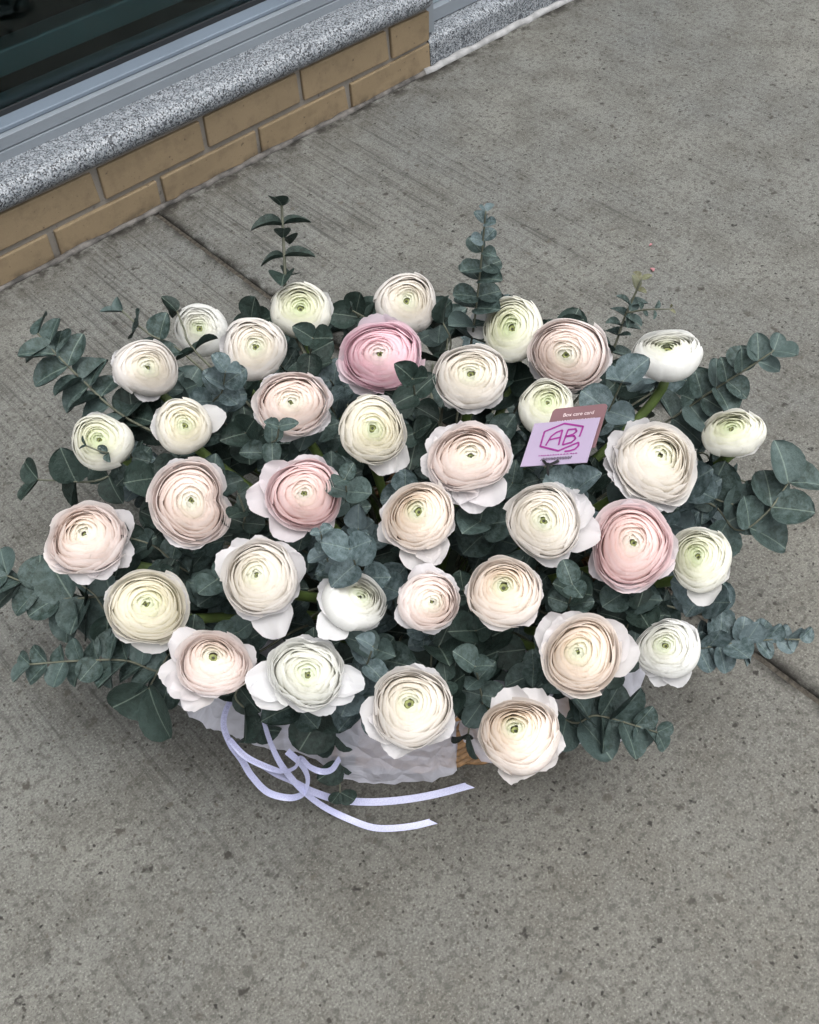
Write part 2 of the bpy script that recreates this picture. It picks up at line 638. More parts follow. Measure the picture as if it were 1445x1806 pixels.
# ------------------------------------------------------------------ shop window
win = empty('shop_window', (0, .06, .157), 'dark shop window in a grey aluminium frame above the granite sill', 'window')
fx0, fx1 = -2.3, XE + .001
# bottom rail in three steps
part('bottom_rail', *box_vf(fx0, fx1, .052, .100, .1572, .1705), M['alu'], win, smooth=False)
bevel(part('bottom_rail', *box_vf(fx0, fx1, .0555, .100, .1720, .1905), M['alu'], win, smooth=False), .001)
bevel(part('glazing_bead', *box_vf(fx0, fx1, .066, .0985, .1907, .1985), M['alu_blue'], win, smooth=False), .002)
part('rubber_gasket', *box_vf(fx0, fx1, .0985, .1035, .188, .2055), M['gasket'], win, smooth=False)
part('pane', *box_vf(fx0, fx1, .104, .109, .19, 2.5), M['glass'], win, smooth=False)
part('inner_rail', *box_vf(fx0, fx1, .112, .16, .10, .200), M['alu_dark'], win, smooth=False)
bevel(part('inner_rail', *box_vf(fx0, fx1, .19, .235, .205, .245), M['alu_dark'], win, smooth=False), .004)
bevel(part('top_rail', *box_vf(fx0, fx1, .052, .16, 2.5, 2.58), M['alu'], win, smooth=False), .002)
bevel(part('mullion', *box_vf(XE + .003, XE + .022, .012, .11, .062, 2.58), M['alu'], win, smooth=False), .001)
bevel(part('mullion', *box_vf(-2.36, -2.302, .05, .16, .12, 2.58), M['alu'], win, smooth=False), .001)
room = empty('shop_interior', (-.8, 1.2, -.02), kind='structure')
part('floor', *box_vf(-2.4, XE + .02, .24, 2.6, -.02, .0), M['dark'], room, smooth=False)
part('wall', *box_vf(-2.4, XE + .02, 2.6, 2.65, -.02, 2.7), M['dark'], room, smooth=False)
part('wall', *box_vf(-2.44, -2.4, .165, 2.65, -.02, 2.7), M['dark'], room, smooth=False)
part('wall', *box_vf(XE + .022, XE + .05, .165, 2.65, -.02, 2.7), M['dark'], room, smooth=False)
part('ceiling', *box_vf(-2.44, XE + .05, .165, 2.65, 2.7, 2.74), M['dark'], room, smooth=False)
lint = part('facade', *box_vf(-2.6, 4.2, .03, .22, 2.585, 3.6), M['brick'], smooth=False)
tag(lint, 'band of buff masonry above the shop window', 'wall')

# neighbouring doorway: low granite base, caulk line, metal rails
gb = empty('doorway_base', (1.6, .03, 0), 'low granite plinth with white caulk line beside the brick wall end', 'plinth')
pr2 = [(.12, -.01), (.004, -.01), (.004, .040)] + [(.004 + .016 - .016 * math.cos(R(a)), .040 + .016 * math.sin(R(a))) for a in np.linspace(15, 90, 6)] + [(.12, .056)]
o = sweep('granite_block', pr2, XE + .002, 3.4, M['granite'], gb)
m = o.modifiers.new('edge', 'EDGE_SPLIT')
m.split_angle = R(40)
bead('caulk_line', XE - .02, 3.4, -.002, .0080, M['caulk'], '', '', par=gb, amp=.15)
dr = empty('door_frame', (1.6, .06, .057), 'grey metal door rail standing on the low granite plinth', 'door frame')
bevel(part('rail', *box_vf(XE + .024, 3.4, .045, .075, .0575, .082), M['alu'], dr, smooth=False), .001)
bevel(part('rail', *box_vf(XE + .024, 3.4, .060, .09, .083, .165), M['alu_dark'], dr, smooth=False), .001)
part('pane', *box_vf(XE + .024, 3.4, .070, .076, .166, 2.5), M['glass'], dr, smooth=False)
part('back_panel', *box_vf(XE + .06, 3.4, .12, .14, .02, 2.5), M['dark'], dr, smooth=False)
V = [(.80, .0445, .0835), (.805, .052, .0835), (.905, .058, .0838), (.93, .055, .0838), (.90, .046, .0836), (.85, .0465, .0835)]  # thin white solid standing in for a bright streak on the rail
V = np.array(V)
V = np.vstack([V, V + [0, 0, .0015]])
tag(part('rail_streak', V, [(5, 4, 3, 2, 1, 0), (6, 7, 8, 9, 10, 11)] + [(i, (i + 1) % 6, (i + 1) % 6 + 6, i + 6) for i in range(6)], M['streakbit'], smooth=False),
    'thin white sticker lying on the metal door rail', 'streak')

# ------------------------------------------------------------------ bouquet frame
C = at_z(752, 1142, 0.0)
EF = np.array([FWD[0], FWD[1], 0]); EF /= np.linalg.norm(EF)         # away from the camera
ER = np.array([EF[1], -EF[0], 0])                                    # to the right
DA, DB = .47, .40


def dome_z(P):
    a, b = (P - C) @ ER, (P - C) @ EF
    q = (a / DA) ** 2 + ((b - .02) / DB) ** 2
    return .185 + .165 * (1 - min(q, 1.5))


def on_dome(px, py, dz=0.0):
    d = ray(px, py)
    lo, hi = .3, 2.4
    best = None
    for t in np.linspace(lo, hi, 800):
        P = CAM + d * t
        if P[2] <= dome_z(P) + dz:
            best = P
            break
    if best is None or best[2] < .12:
        best = at_z(px, py, .12 + dz)
    return best


# ------------------------------------------------------------------ basket
RX, RY, BH = .205, .165, .135
bas = empty('wicker_basket', C, 'honey-brown woven wicker basket half hidden under white tissue', 'basket')
NS = 36


def ell(a, k):
    return C + ER * math.cos(a) * RX * k + EF * math.sin(a) * RY * k


for j in range(16):
    z = .005 + j * .0082
    k0 = .90 + .10 * z / BH
    A = np.linspace(0, 2 * np.pi, 217)
    P = np.array([ell(a, k0 * (1 + .030 * math.sin(a * NS / 2 + math.pi * j))) + np.array([0, 0, z + .0012 * math.sin(a * NS)]) for a in A])
    part('weaver', *tube_vf(P, .0046, 6), M['wicker'], bas)
for j in range(NS):
    a = 2 * math.pi * (j + .5) / NS
    P = np.array([ell(a, .90 + .10 * t) + np.array([0, 0, .002 + BH * t]) for t in np.linspace(0, 1, 5)])
    part('stake', *tube_vf(P, .0042, 6), M['wicker'], bas)
A = np.linspace(0, 2 * np.pi, 100)
part('rim', *tube_vf(np.array([ell(a, 1.0) + np.array([0, 0, BH + .002 * math.sin(a * 30)]) for a in A]), .010, 8), M['wicker'], bas)
V = [C + np.array([0, 0, .004])] + [ell(a, .89) + np.array([0, 0, .004]) for a in A[:-1]]
part('base', V, [(0, i + 1, (i + 1) % 99 + 1) for i in range(99)], M['wicker'], bas)
V = []
for rr, zz in ((0, .112), (.5, .112), (.86, .105), (.90, .012)):
    V += [ell(a, rr) + np.array([0, 0, zz]) for a in A[:-1]]
fm = part('floral_foam', V, grid_faces(4, 99) + [(i * 99 + 98, (i + 1) * 99 + 98, (i + 1) * 99, i * 99) for i in range(3)], M['foam'])
tag(fm, 'dark green floral foam block filling the wicker basket', 'floral foam')

# ------------------------------------------------------------------ tissue paper
def tissue(name, hem, label, rows=11, seed=0):
    """hem: (px, py, z) points left to right; sheet runs from inside the basket rim to the hem"""
    r2 = np.random.default_rng(seed)
    H = catmull([at_z(x, y, z) for x, y, z in hem], 34)
    n = len(H)
    H += r2.normal(0, .0008, H.shape)
    V = []
    for i, h in enumerate(H):
        d = h - C
        a = math.atan2((d @ EF) / RY, (d @ ER) / RX)
        rim = ell(a, 1.0) + np.array([0, 0, BH + .016])
        ins = ell(a, .80) + np.array([0, 0, BH + .012])
        for j in range(rows):
            t = j / (rows - 1)
            if t < .25:
                p = ins + (rim - ins) * t / .25
            else:
                q = (t - .25) / .75
                p = rim + (h - rim) * q + np.array([0, 0, .026 * math.sin(math.pi * q) * (1 - .3 * q)])
            f = min(1, t * 1.8) * (1 - .55 * t ** 3)
            nv_ = mnoise.noise_vector(Vector(p) * 34 + Vector((seed * 7, 0, 0)))
            n2_ = mnoise.noise_vector(Vector(p) * 90 + Vector((seed * 7, 3, 0)))
            p = p + f * (np.array(nv_) * .008 + np.array(n2_) * .0035) + r2.normal(0, .0006, 3) * f
            p[2] = max(p[2], .004)
            V.append(p)
    F = []
    for q in grid_faces(n, rows):
        F += [(q[0], q[1], q[2]), (q[0], q[2], q[3])] if r2.random() < .5 else [(q[0], q[1], q[3]), (q[1], q[2], q[3])]
    o = part(name, V, F, M['tissue'], smooth=True)
    tag(o, label, 'tissue paper', 'tissue paper lining the basket')
    return o


tissue('tissue_paper', [(296, 1215, .13), (318, 1250, .11), (360, 1276, .10), (420, 1302, .09), (470, 1318, .08), (520, 1330, .07)],
       'white tissue sheet fanning out behind the ribbon loops', seed=1)
tissue('tissue_paper', [(500, 1318, .075), (560, 1345, .06), (612, 1372, .045), (655, 1381, .04), (712, 1382, .04), (768, 1373, .045), (805, 1362, .05), (809, 1338, .07), (796, 1312, .10)],
       'crumpled translucent white tissue flap spread flat between ribbon and wicker', seed=2)
tissue('tissue_paper', [(806, 1285, .12), (834, 1318, .10), (862, 1342, .09), (930, 1350, .085), (1000, 1325, .09), (1055, 1302, .10), (1092, 1312, .09), (1118, 1270, .11), (1140, 1195, .14), (1135, 1150, .16)],
       'white tissue sheet tucked beneath the flowers at the open wicker patch', seed=3)

# ------------------------------------------------------------------ ranunculus
PAL = {  # heart, inner cup, outer cup, rim (as seen, 0-255)
    'white': ((226, 236, 192), (244, 243, 228), (240, 240, 232), (244, 244, 242)),
    'green': ((214, 230, 160), (240, 242, 208), (242, 240, 218), (244, 243, 236)),
    'cream': ((224, 234, 182), (247, 241, 212), (247, 241, 222), (246, 242, 234)),
    'ivory': ((232, 237, 204), (248, 240, 222), (248, 240, 230), (245, 241, 238)),
    'peach': ((228, 236, 196), (250, 232, 208), (249, 232, 218), (246, 238, 232)),
    'blush': ((240, 240, 216), (250, 232, 218), (250, 228, 220), (246, 238, 236)),
    'pink': ((244, 238, 218), (250, 222, 212), (250, 212, 214), (246, 228, 230)),
    'deep': ((248, 236, 226), (250, 212, 218), (250, 204, 218), (246, 220, 230)),
}
GUARD = lin((206, 205, 213))


def flower(cx, cy, fw, fh, ex, ey, pal, opn, eye, guards, label, dz=0.0, ruf=1.0, seed=0, notch=None):
    r2 = np.random.default_rng(1000 + seed)
    U_ = r2.uniform
    P = on_dome(cx, cy, dz)
    m = px_m(P)
    mean = (fw + fh) / 2
    Rm = mean / 2 * m * .97
    v = P - CAM
    v /= np.linalg.norm(v)
    rt = RGT - v * (RGT @ v); rt /= np.linalg.norm(rt)
    up = np.cross(rt, v)
    kk = .52 * mean / 2
    ax, ay = (ex - cx) / kk, -(ey - cy) / kk
    q = math.hypot(ax, ay)
    if q > .86: ax, ay = ax * .86 / q, ay * .86 / q
    a = rt * ax + up * ay - v * math.sqrt(max(0, 1 - ax * ax - ay * ay))
    X = rt - a * (rt @ a); X /= np.linalg.norm(X)
    Y = np.cross(a, X)
    B = np.stack([X, Y, a], 1)                   # local -> world columns
    sx, sy = fw / mean, fh / mean
    c_h, c_i, c_o, c_r = [np.minimum(1 - (1 - lin(c)) * .72, .965) for c in PAL[pal]]
    c_i = np.minimum(1 - (1 - lin(PAL[pal][1])) * .88, .965)
    c_o = np.minimum(1 - (1 - lin(PAL[pal][2])) * .85, .965)
    offx, offy = r2.normal(0, .035, 2)
    l2, l3, p2, p3 = U_(.01, .05), U_(.01, .04), U_(0, 6.28), U_(0, 6.28)

    def place(L):
        ph = np.arctan2(L[:, 1], L[:, 0])
        rr = np.hypot(L[:, 0], L[:, 1])
        k = 1 + l2 * np.sin(2 * ph + p2) + l3 * np.sin(3 * ph + p3)
        if notch is not None:
            dd = np.angle(np.exp(1j * (ph - R(notch))))
            k = k * (1 - .16 * np.exp(-(dd / .22) ** 2) * (rr > .45))
        L = L * np.stack([k * sx, k * sy, np.ones_like(k)], 1)
        return P + (L * Rm) @ B.T

    base = P - a * Rm * .8
    root = empty('ranunculus', base, label, 'flower', 'ranunculus flowers in the basket')

    def cup(rho, th_rim, dphi, phi0, f, nu, nv, th_base, flare, rufa, tuck, gap=.018):
        u = np.linspace(-1, 1, nu)
        vv = np.linspace(0, 1, nv) ** .6
        Ug, Vg = np.meshgrid(u, vv, indexing='ij')
        k1, k2 = r2.integers(3, 6), r2.integers(7, 12)
        f1, f2, f3 = U_(0, 6.28, 3)
        edge = np.abs(Ug) ** 4
        rim = th_rim + edge * R(9 + 6 * (1 - f)) + R(1.9) * rufa * np.sin(k1 * Ug + f1) + R(.9) * rufa * np.sin(k2 * Ug + f2) + U_(-1, 1) * R(3) * Ug
        th = th_base + (rim - th_base) * Vg
        wd = .62 + .38 * np.sin(np.pi * np.minimum(Vg, .82) / 1.64)
        ph = phi0 + Ug * dphi / 2 * wd
        rr = (rho - gap * (1 - Vg ** 7)) * (1 + tuck * Ug + flare * Vg ** 7 + .018 * rufa * np.sin(k1 * 1.3 * Ug + f3) * Vg ** 3 + .010 * rufa * np.sin(k2 * Ug + f1) * Vg ** 4
                    + .03 * (r2.random() < .35) * np.maximum(0, Ug * (1 if f1 > 3 else -1) - .6) * Vg ** 3)
        sh = max(0, 1 - f * 1.15)
        L = np.stack([rr * np.sin(th) * np.cos(ph) + offx * sh, rr * np.sin(th) * np.sin(ph) + offy * sh, rr * np.cos(th) * (.86 - .42 * opn * max(0, (f - .44) / .56))], -1).reshape(-1, 3)
        cm = c_h * (1 - min(1, f * 2.3)) + c_i * min(1, f * 2.3) if f < .435 else c_i * (1 - (f - .435) / .565) + c_o * (f - .435) / .565
        if f > .72: cm = cm * (1 - (f - .72) / .28 * .75) + c_r * (f - .72) / .28 * .75
        tt = (Vg.reshape(-1, 1)) ** 2.2
        mixr = (.35 + .4 * f) * tt
        body = cm * (1 - .06 * U_(0, 1))
        colr = body * (1 - mixr) + c_r * mixr
        return L, colr, np.stack([Ug.ravel() * .5 + .5 + U_(0, 9), Vg.ravel()], 1), grid_faces(nu, nv)

    inner = [[], [], [], []]
    off = 0
    th_out = 48 + 34 * opn
    th0 = 7 + 9 * eye
    n_in, n_mid = 4, 9
    mid0 = min(40, th_out * .78)
    phi = U_(0, 6.28)
    for i in range(n_in):
        f = i / (n_in - 1)
        npt = 3
        for k in range(npt):
            phi += 2 * math.pi / npt + U_(-.25, .25)
            th = R(th0 + (mid0 - 6 - th0) * f + U_(-2, 2))
            L, c_, uvs, F = cup(.40 + .21 * f + U_(-.012, .012), th, R(200), phi, f * .42, 17, 8, R(84), .052, 1.05, .036)
            inner[0].append(place(L)); inner[1].append(c_); inner[2].append(uvs)
            inner[3] += [tuple(q + off for q in t) for t in F]
            off += len(L)
        phi += .7
    for i in range(n_mid):
        f = i / (n_mid - 1)
        npt = 3 if i < 5 else 4
        for k in range(npt):
            phi += 2 * math.pi / npt + U_(-.2, .2)
            th = R(mid0 + (th_out - mid0) * f ** 1.05 + U_(-3.5, 3.5) * (1 + .5 * ruf * f))
            rho = .64 + .36 * f + U_(-.016, .016) * (1 + f)
            last = i >= n_mid - 5
            L, c_, uvs, F = cup(rho, th, R(178 if npt == 3 else 138), phi, .44 + .56 * f, 19, 9 if last else 7,
                                R(100 + 66 * f), (.014 + .045 * f * opn) * U_(.3, 1.5), (.9 + .6 * f) * ruf, .03)
            if last:
                part('petal', place(L), F, M['petal'], root, True, c_, uvs)
            else:
                inner[0].append(place(L)); inner[1].append(c_); inner[2].append(uvs)
                inner[3] += [tuple(q + off for q in t) for t in F]
                off += len(L)
        phi += .55
    o = part('inner_petals', np.vstack(inner[0]), inner[3], M['petal'], root, True, np.vstack(inner[1]), np.vstack(inner[2]))
    o['kind'] = 'stuff'
    # eye: a small green knob with a darker pit
    er = .055 + .06 * eye
    pr = [(0, .26), (.35 * er, .27), (.70 * er, .325), (er, .315), (er * 1.25, .26), (er * 1.1, .12)]
    A_ = np.linspace(0, 2 * np.pi, 13)[:-1]
    V = np.array([(r_ * math.cos(t), r_ * math.sin(t), z_ * .9) for t in A_ for r_, z_ in pr])
    V += np.array([offx, offy, 0])
    ct = part('centre', place(V), grid_faces(12, 6, 0, True), M['eye'], root)
    V = np.array([(0, 0, .252)] + [(.42 * er * math.cos(t), .42 * er * math.sin(t), .262) for t in A_])
    V += np.array([offx, offy, 0])
    part('pit', place(V), [(0, i + 1, (i + 1) % 12 + 1) for i in range(12)], M['eye_dark'], ct, base=np.array(root.location))
    # loose guard petals below the cup
    guards = list(guards) + [(U_(0, 360), U_(1.03, 1.10)) for _ in range(int(4 * opn + .5))]
    for gang, glen in guards:
        nu, nv = 13, 9
        u = np.linspace(-1, 1, nu); vv = np.linspace(0, 1, nv)
        Ug, Vg = np.meshgrid(u, vv, indexing='ij')
        hw = U_(.46, .64)
        f1, f2 = U_(0, 6.28, 2)
        glen = 1 + (glen - 1) * 1.25
        rr = .22 + (glen - .22) * Vg * (1 - .13 * np.abs(Ug) ** 2.5) + (.022 * np.sin(3.5 * Ug + f1) + .010 * np.sin(13 * Ug + f2)) * Vg ** 3
        wv = hw * (.35 + .65 * np.sin(np.pi * np.minimum(Vg * .62 + .05, .55)) ** .8) * np.sqrt(np.maximum(.0, 1 - .55 * np.maximum(0, Vg - .72) / .28))
        zz = -.66 + (.50 + U_(-.1, .12)) * Vg ** .8 + .10 * Ug ** 2 * (1 - .4 * Vg) - U_(-.16, .20) * Vg ** 4 + .055 * np.sin(4.3 * Ug + f2) * Vg ** 2 + .02 * np.sin(11 * Ug + f1) * Vg ** 4 + U_(-.14, .14) * Ug * Vg ** 2 + U_(-.08, .16) * np.abs(Ug) ** 3 * Vg ** 2
        y_ = Ug * wv
        ca, sa = math.cos(R(gang)), math.sin(R(gang))
        L = np.stack([rr * ca - y_ * sa, rr * sa + y_ * ca, zz], -1).reshape(-1, 3)
        gt = .48 + .42 * (1 - Vg.reshape(-1, 1))
        cc = GUARD * (1 - gt) + c_r * gt
        W = P + (L * Rm) @ B.T
        part('guard_petal', W, grid_faces(nu, nv), M['petal'], root, True, cc, np.stack([Ug.ravel() * .5 + U_(0, 9), Vg.ravel()], 1))
    # sepals and stem
    for k in range(5):
        t = k / 5 * 6.28 + U_(-.3, .3)
        V = []
        for s, wd_ in ((0, .06), (.35, .13), (.7, .10), (1, .015)):
            for e in (-1, 0, 1):
                r_, z_ = .10 + .48 * s, -.80 + .28 * s * s - .02 * abs(e)
                V.append((r_ * math.cos(t) - e * wd_ * math.sin(t), r_ * math.sin(t) + e * wd_ * math.cos(t), z_))
        part('sepal', P + (np.array(V) * Rm) @ B.T, grid_faces(4, 3), M['sepal'], root)
    s0 = P - a * Rm * .74
    dxy = (s0 - C)
    foot = C + ER * np.clip(dxy @ ER, -.45, .45) * .30 + EF * np.clip(dxy @ EF, -.4, .4) * .30 + np.array([0, 0, .10])
    t = np.linspace(0, 1, 12)[:, None]
    d0, d1 = -a * .14 + np.array([0, 0, -.05]), np.array([0, 0, -.16]) + (foot - s0) * .4
    S = (2 * t ** 3 - 3 * t ** 2 + 1) * s0 + (t ** 3 - 2 * t ** 2 + t) * d0 + (-2 * t ** 3 + 3 * t ** 2) * foot + (t ** 3 - t ** 2) * d1
    part('stem', *tube_vf(S, np.linspace(.0052, .0042, 12), 7), M['stem'], root)


FL = [
    # cx, cy, w, h, eye x, eye y, palette, openness, eye, guards(angle, length), label, extra
    (355, 582, 97, 97, 351, 576, 'white', .12, 1.0, [], 'small round white ranunculus with green eye at the back beside a taller creamy bloom', {}),
    (448, 616, 114, 118, 450, 609, 'ivory', .28, .8, [], 'ivory blush ranunculus nestled between the small round white one and creamy ball', {}),
    (530, 548, 109, 108, 530, 538, 'green', .18, .8, [], 'creamy ball-shaped ranunculus directly below the upright bare-stemmed eucalyptus', {'dz': .01}),
    (717, 536, 118, 110, 721, 527, 'ivory', .30, .8, [], 'white ranunculus tilted above the strongest pink bloom', {}),
    (674, 628, 152, 124, 667, 621, 'deep', .85, .3, [(200, 1.22), (225, 1.15), (330, 1.1)], 'strongest pink ranunculus with pale heart in the back rows', {}),
    (832, 665, 138, 118, 832, 656, 'ivory', .55, .5, [(265, 1.08)], 'wide ivory ranunculus with small green eye beside the strongest pink bloom', {}),
    (905, 582, 113, 124, 898, 571, 'green', .42, .9, [(165, 1.45)], 'creamy green-hearted ranunculus with one loose petal at the tapering eucalyptus spire', {}),
    (1004, 624, 146, 126, 999, 622, 'blush', .75, .7, [(255, 1.12), (205, 1.12)], 'blush-edged ranunculus with cream cup behind the card', {}),
    (1178, 628, 124, 106, 1178, 606, 'white', .30, 1.0, [], 'white cup-shaped ranunculus on a bare green stalk', {'dz': .03}),
    (965, 720, 103, 106, 966, 708, 'green', .15, .3, [], 'pale cream ranunculus half covered by the lilac card', {'dz': -.02}),
    (1158, 816, 160, 148, 1174, 801, 'ivory', .95, .2, [(170, 1.25), (195, 1.22), (225, 1.18), (260, 1.18), (290, 1.15), (120, 1.15), (320, 1.1)], 'large white open ranunculus with wide ring of loose outer petals', {'ruf': 1.4}),
    (1294, 765, 113, 92, 1291, 752, 'green', .35, .4, [(150, 1.08), (320, 1.06)], 'greenish-white half-closed ranunculus jutting out past the large open white one', {'ruf': 1.5}),
    (258, 651, 116, 104, 262, 646, 'ivory', .30, .2, [(160, 1.12), (195, 1.1)], 'ivory ranunculus bud with peach heart wrapped by one smooth white petal', {'ruf': .6}),
    (323, 752, 106, 102, 325, 747, 'cream', .22, .8, [(20, 1.45)], 'round ivory ranunculus with creamy rings and a loose petal at its side', {}),
    (180, 779, 112, 104, 173, 772, 'green', .28, .5, [(120, 1.08)], 'white ranunculus with a small eucalyptus tip lying across its face', {'ruf': .7}),
    (516, 712, 134, 118, 516, 706, 'blush', .80, .1, [(330, 1.15), (200, 1.12), (20, 1.1)], 'ruffled blush ranunculus with pointed eucalyptus leaves over its lower edge', {'ruf': 1.6}),
    (657, 758, 118, 126, 662, 757, 'cream', .50, .8, [(290, 1.35), (310, 1.42)], 'creamy peach ranunculus with green eye and loose petals hanging below', {}),
    (828, 808, 146, 130, 829, 795, 'blush', .80, .4, [(150, 1.2), (190, 1.25), (215, 1.15), (40, 1.18), (10, 1.15), (275, 1.35), (300, 1.35), (250, 1.2)], 'blush ranunculus with lavender-white skirt petals beside the lilac card', {'ruf': 1.2}),
    (336, 887, 140, 154, 336, 886, 'blush', .90, .2, [(110, 1.12), (265, 1.12), (60, 1.1)], 'pink-blushed ranunculus with a dented side and yellowish heart', {'notch': 5}),
    (538, 872, 132, 132, 538, 870, 'pink', .85, .3, [(185, 1.5), (150, 1.3), (240, 1.35), (300, 1.2), (80, 1.12)], 'pink ranunculus with two pale loose petals spread at one side', {}),
    (152, 950, 140, 138, 143, 936, 'blush', .85, .1, [(300, 1.25), (20, 1.25), (265, 1.15), (140, 1.1), (330, 1.2)], 'ruffled cream ranunculus with blush flank at the outer edge', {'ruf': 1.8}),
    (740, 912, 128, 128, 732, 901, 'peach', .72, .9, [(150, 1.2), (195, 1.3), (268, 1.45), (290, 1.4)], 'peachy ranunculus with green eye and grey-white loose petals in the middle', {}),
    (960, 920, 134, 138, 958, 914, 'ivory', .68, .7, [(60, 1.12), (40, 1.25), (345, 1.42), (20, 1.3), (285, 1.2)], 'ivory ranunculus with greenish heart standing below the lilac card', {}),
    (1114, 963, 148, 156, 1114, 955, 'pink', .92, .4, [(80, 1.12), (215, 1.12), (270, 1.1), (330, 1.08)], 'bright rose-pink ranunculus touching a lemony cream one', {}),
    (1236, 987, 113, 118, 1230, 978, 'green', .50, .6, [(275, 1.42), (95, 1.12)], 'lemony cream ranunculus beside the bright rose-pink one', {}),
    (260, 1071, 144, 138, 264, 1063, 'cream', .85, .5, [(285, 1.15), (160, 1.08), (40, 1.06)], 'flat open lemon-cream ranunculus with tiny dark eye', {'ruf': .8}),
    (460, 1020, 138, 138, 452, 1013, 'ivory', .70, .2, [(130, 1.3), (150, 1.3), (100, 1.2), (285, 1.5), (15, 1.2), (40, 1.15)], 'ivory ranunculus with broad white petal dropping below and grey petals behind', {}),
    (624, 1062, 126, 106, 638, 1050, 'white', .30, .2, [(235, 1.45), (150, 1.15), (190, 1.12)], 'white cup-shaped ranunculus turned sideways with one low petal', {'ruf': .6}),
    (755, 1062, 120, 106, 764, 1062, 'blush', .55, .1, [(60, 1.15), (40, 1.15), (20, 1.1), (215, 1.12), (95, 1.2)], 'small blush ranunculus with smooth white petal curling over its shoulder', {}),
    (890, 1045, 132, 130, 890, 1032, 'peach', .55, 1.2, [(310, 1.12), (260, 1.1), (165, 1.1)], 'creamy peach ranunculus with large open green eye', {}),
    (1027, 1156, 138, 144, 1023, 1149, 'peach', .88, .2, [(140, 1.35), (110, 1.2), (5, 1.35), (30, 1.25)], 'peach ranunculus with densely stacked rims and loose petals on both flanks', {}),
    (1179, 1144, 112, 112, 1174, 1137, 'white', .35, .8, [(250, 1.2), (285, 1.22), (40, 1.08)], 'clean white ranunculus with dark eye overhanging the pavement joint', {}),
    (376, 1172, 136, 124, 376, 1156, 'blush', .80, 1.0, [(140, 1.4), (190, 1.4), (215, 1.35), (245, 1.4), (15, 1.2)], 'blush-rimmed ranunculus with white heart above the ribbon', {}),
    (541, 1188, 140, 124, 540, 1183, 'white', .75, .5, [(190, 1.55), (205, 1.5), (350, 1.5), (335, 1.35), (300, 1.2), (100, 1.1)], 'ragged white ranunculus with wide side petals above the ribbon', {'ruf': 2.0}),
    (727, 1248, 150, 146, 726, 1239, 'ivory', .62, 1.0, [(90, 1.12), (60, 1.1), (200, 1.22), (245, 1.2), (330, 1.1)], 'big ivory ranunculus hanging over the crumpled tissue flap', {}),
    (916, 1298, 148, 148, 909, 1280, 'peach', .62, .8, [(80, 1.4), (105, 1.35), (60, 1.3), (265, 1.2), (310, 1.15)], 'big cream-peach ranunculus lowest at the front beside the exposed wicker', {}),
]
for i, (cx, cy, fw, fh, ex, ey, pal, op, eye, gd, lab, ext) in enumerate(FL):
    flower(cx, cy, fw, fh, ex, ey, pal, op, eye, gd, lab, seed=i, **ext)

# ------------------------------------------------------------------ eucalyptus
def leaf_mesh(name, wd, tip, cupz, droop, mat, seed):
    r2 = np.random.default_rng(seed)
    nu, nv = 7, 9
    V = []
    sk = r2.uniform(-.06, .06)
    for i in range(nu):
        u = -1 + 2 * i / (nu - 1)
        for j in range(nv):
            t = j / (nv - 1)
            tt = .5 - .5 * math.cos(math.pi * t)
            w_ = wd / 2 * (2 * math.sqrt(max(tt * (1 - tt), 0))) ** .95 * (1 - tip * tt ** 2.5)
            if j == 0: w_ = .015
            if j == nv - 1: w_ = .006
            y = -.03 + 1.03 * tt
            x = u * w_ + sk * math.sin(math.pi * tt)
            z = cupz * (u * u) * w_ * 2 - droop * tt ** 2 + .02 * math.sin(5 * u + 4 * tt + seed)
            V.append((x, y, z))
    return raw_mesh(name, V, grid_faces(nu, nv), mat)


LEAF = {}
for mn in ('leaf', 'leaf_dark', 'leaf_blue', 'leaf_brown'):
    LEAF[mn] = [leaf_mesh('leaf', wd, tip, cz, dr_, M[mn], 10 + i) for i, (wd, tip, cz, dr_) in enumerate(
        ((1.06, .12, .20, .12), (1.0, .20, .28, .20), (1.12, .06, .14, .06), (.88, .34, .30, .24), (.80, .42, .24, .16)))]


def unit(v):
    return v / (np.linalg.norm(v) + 1e-12)


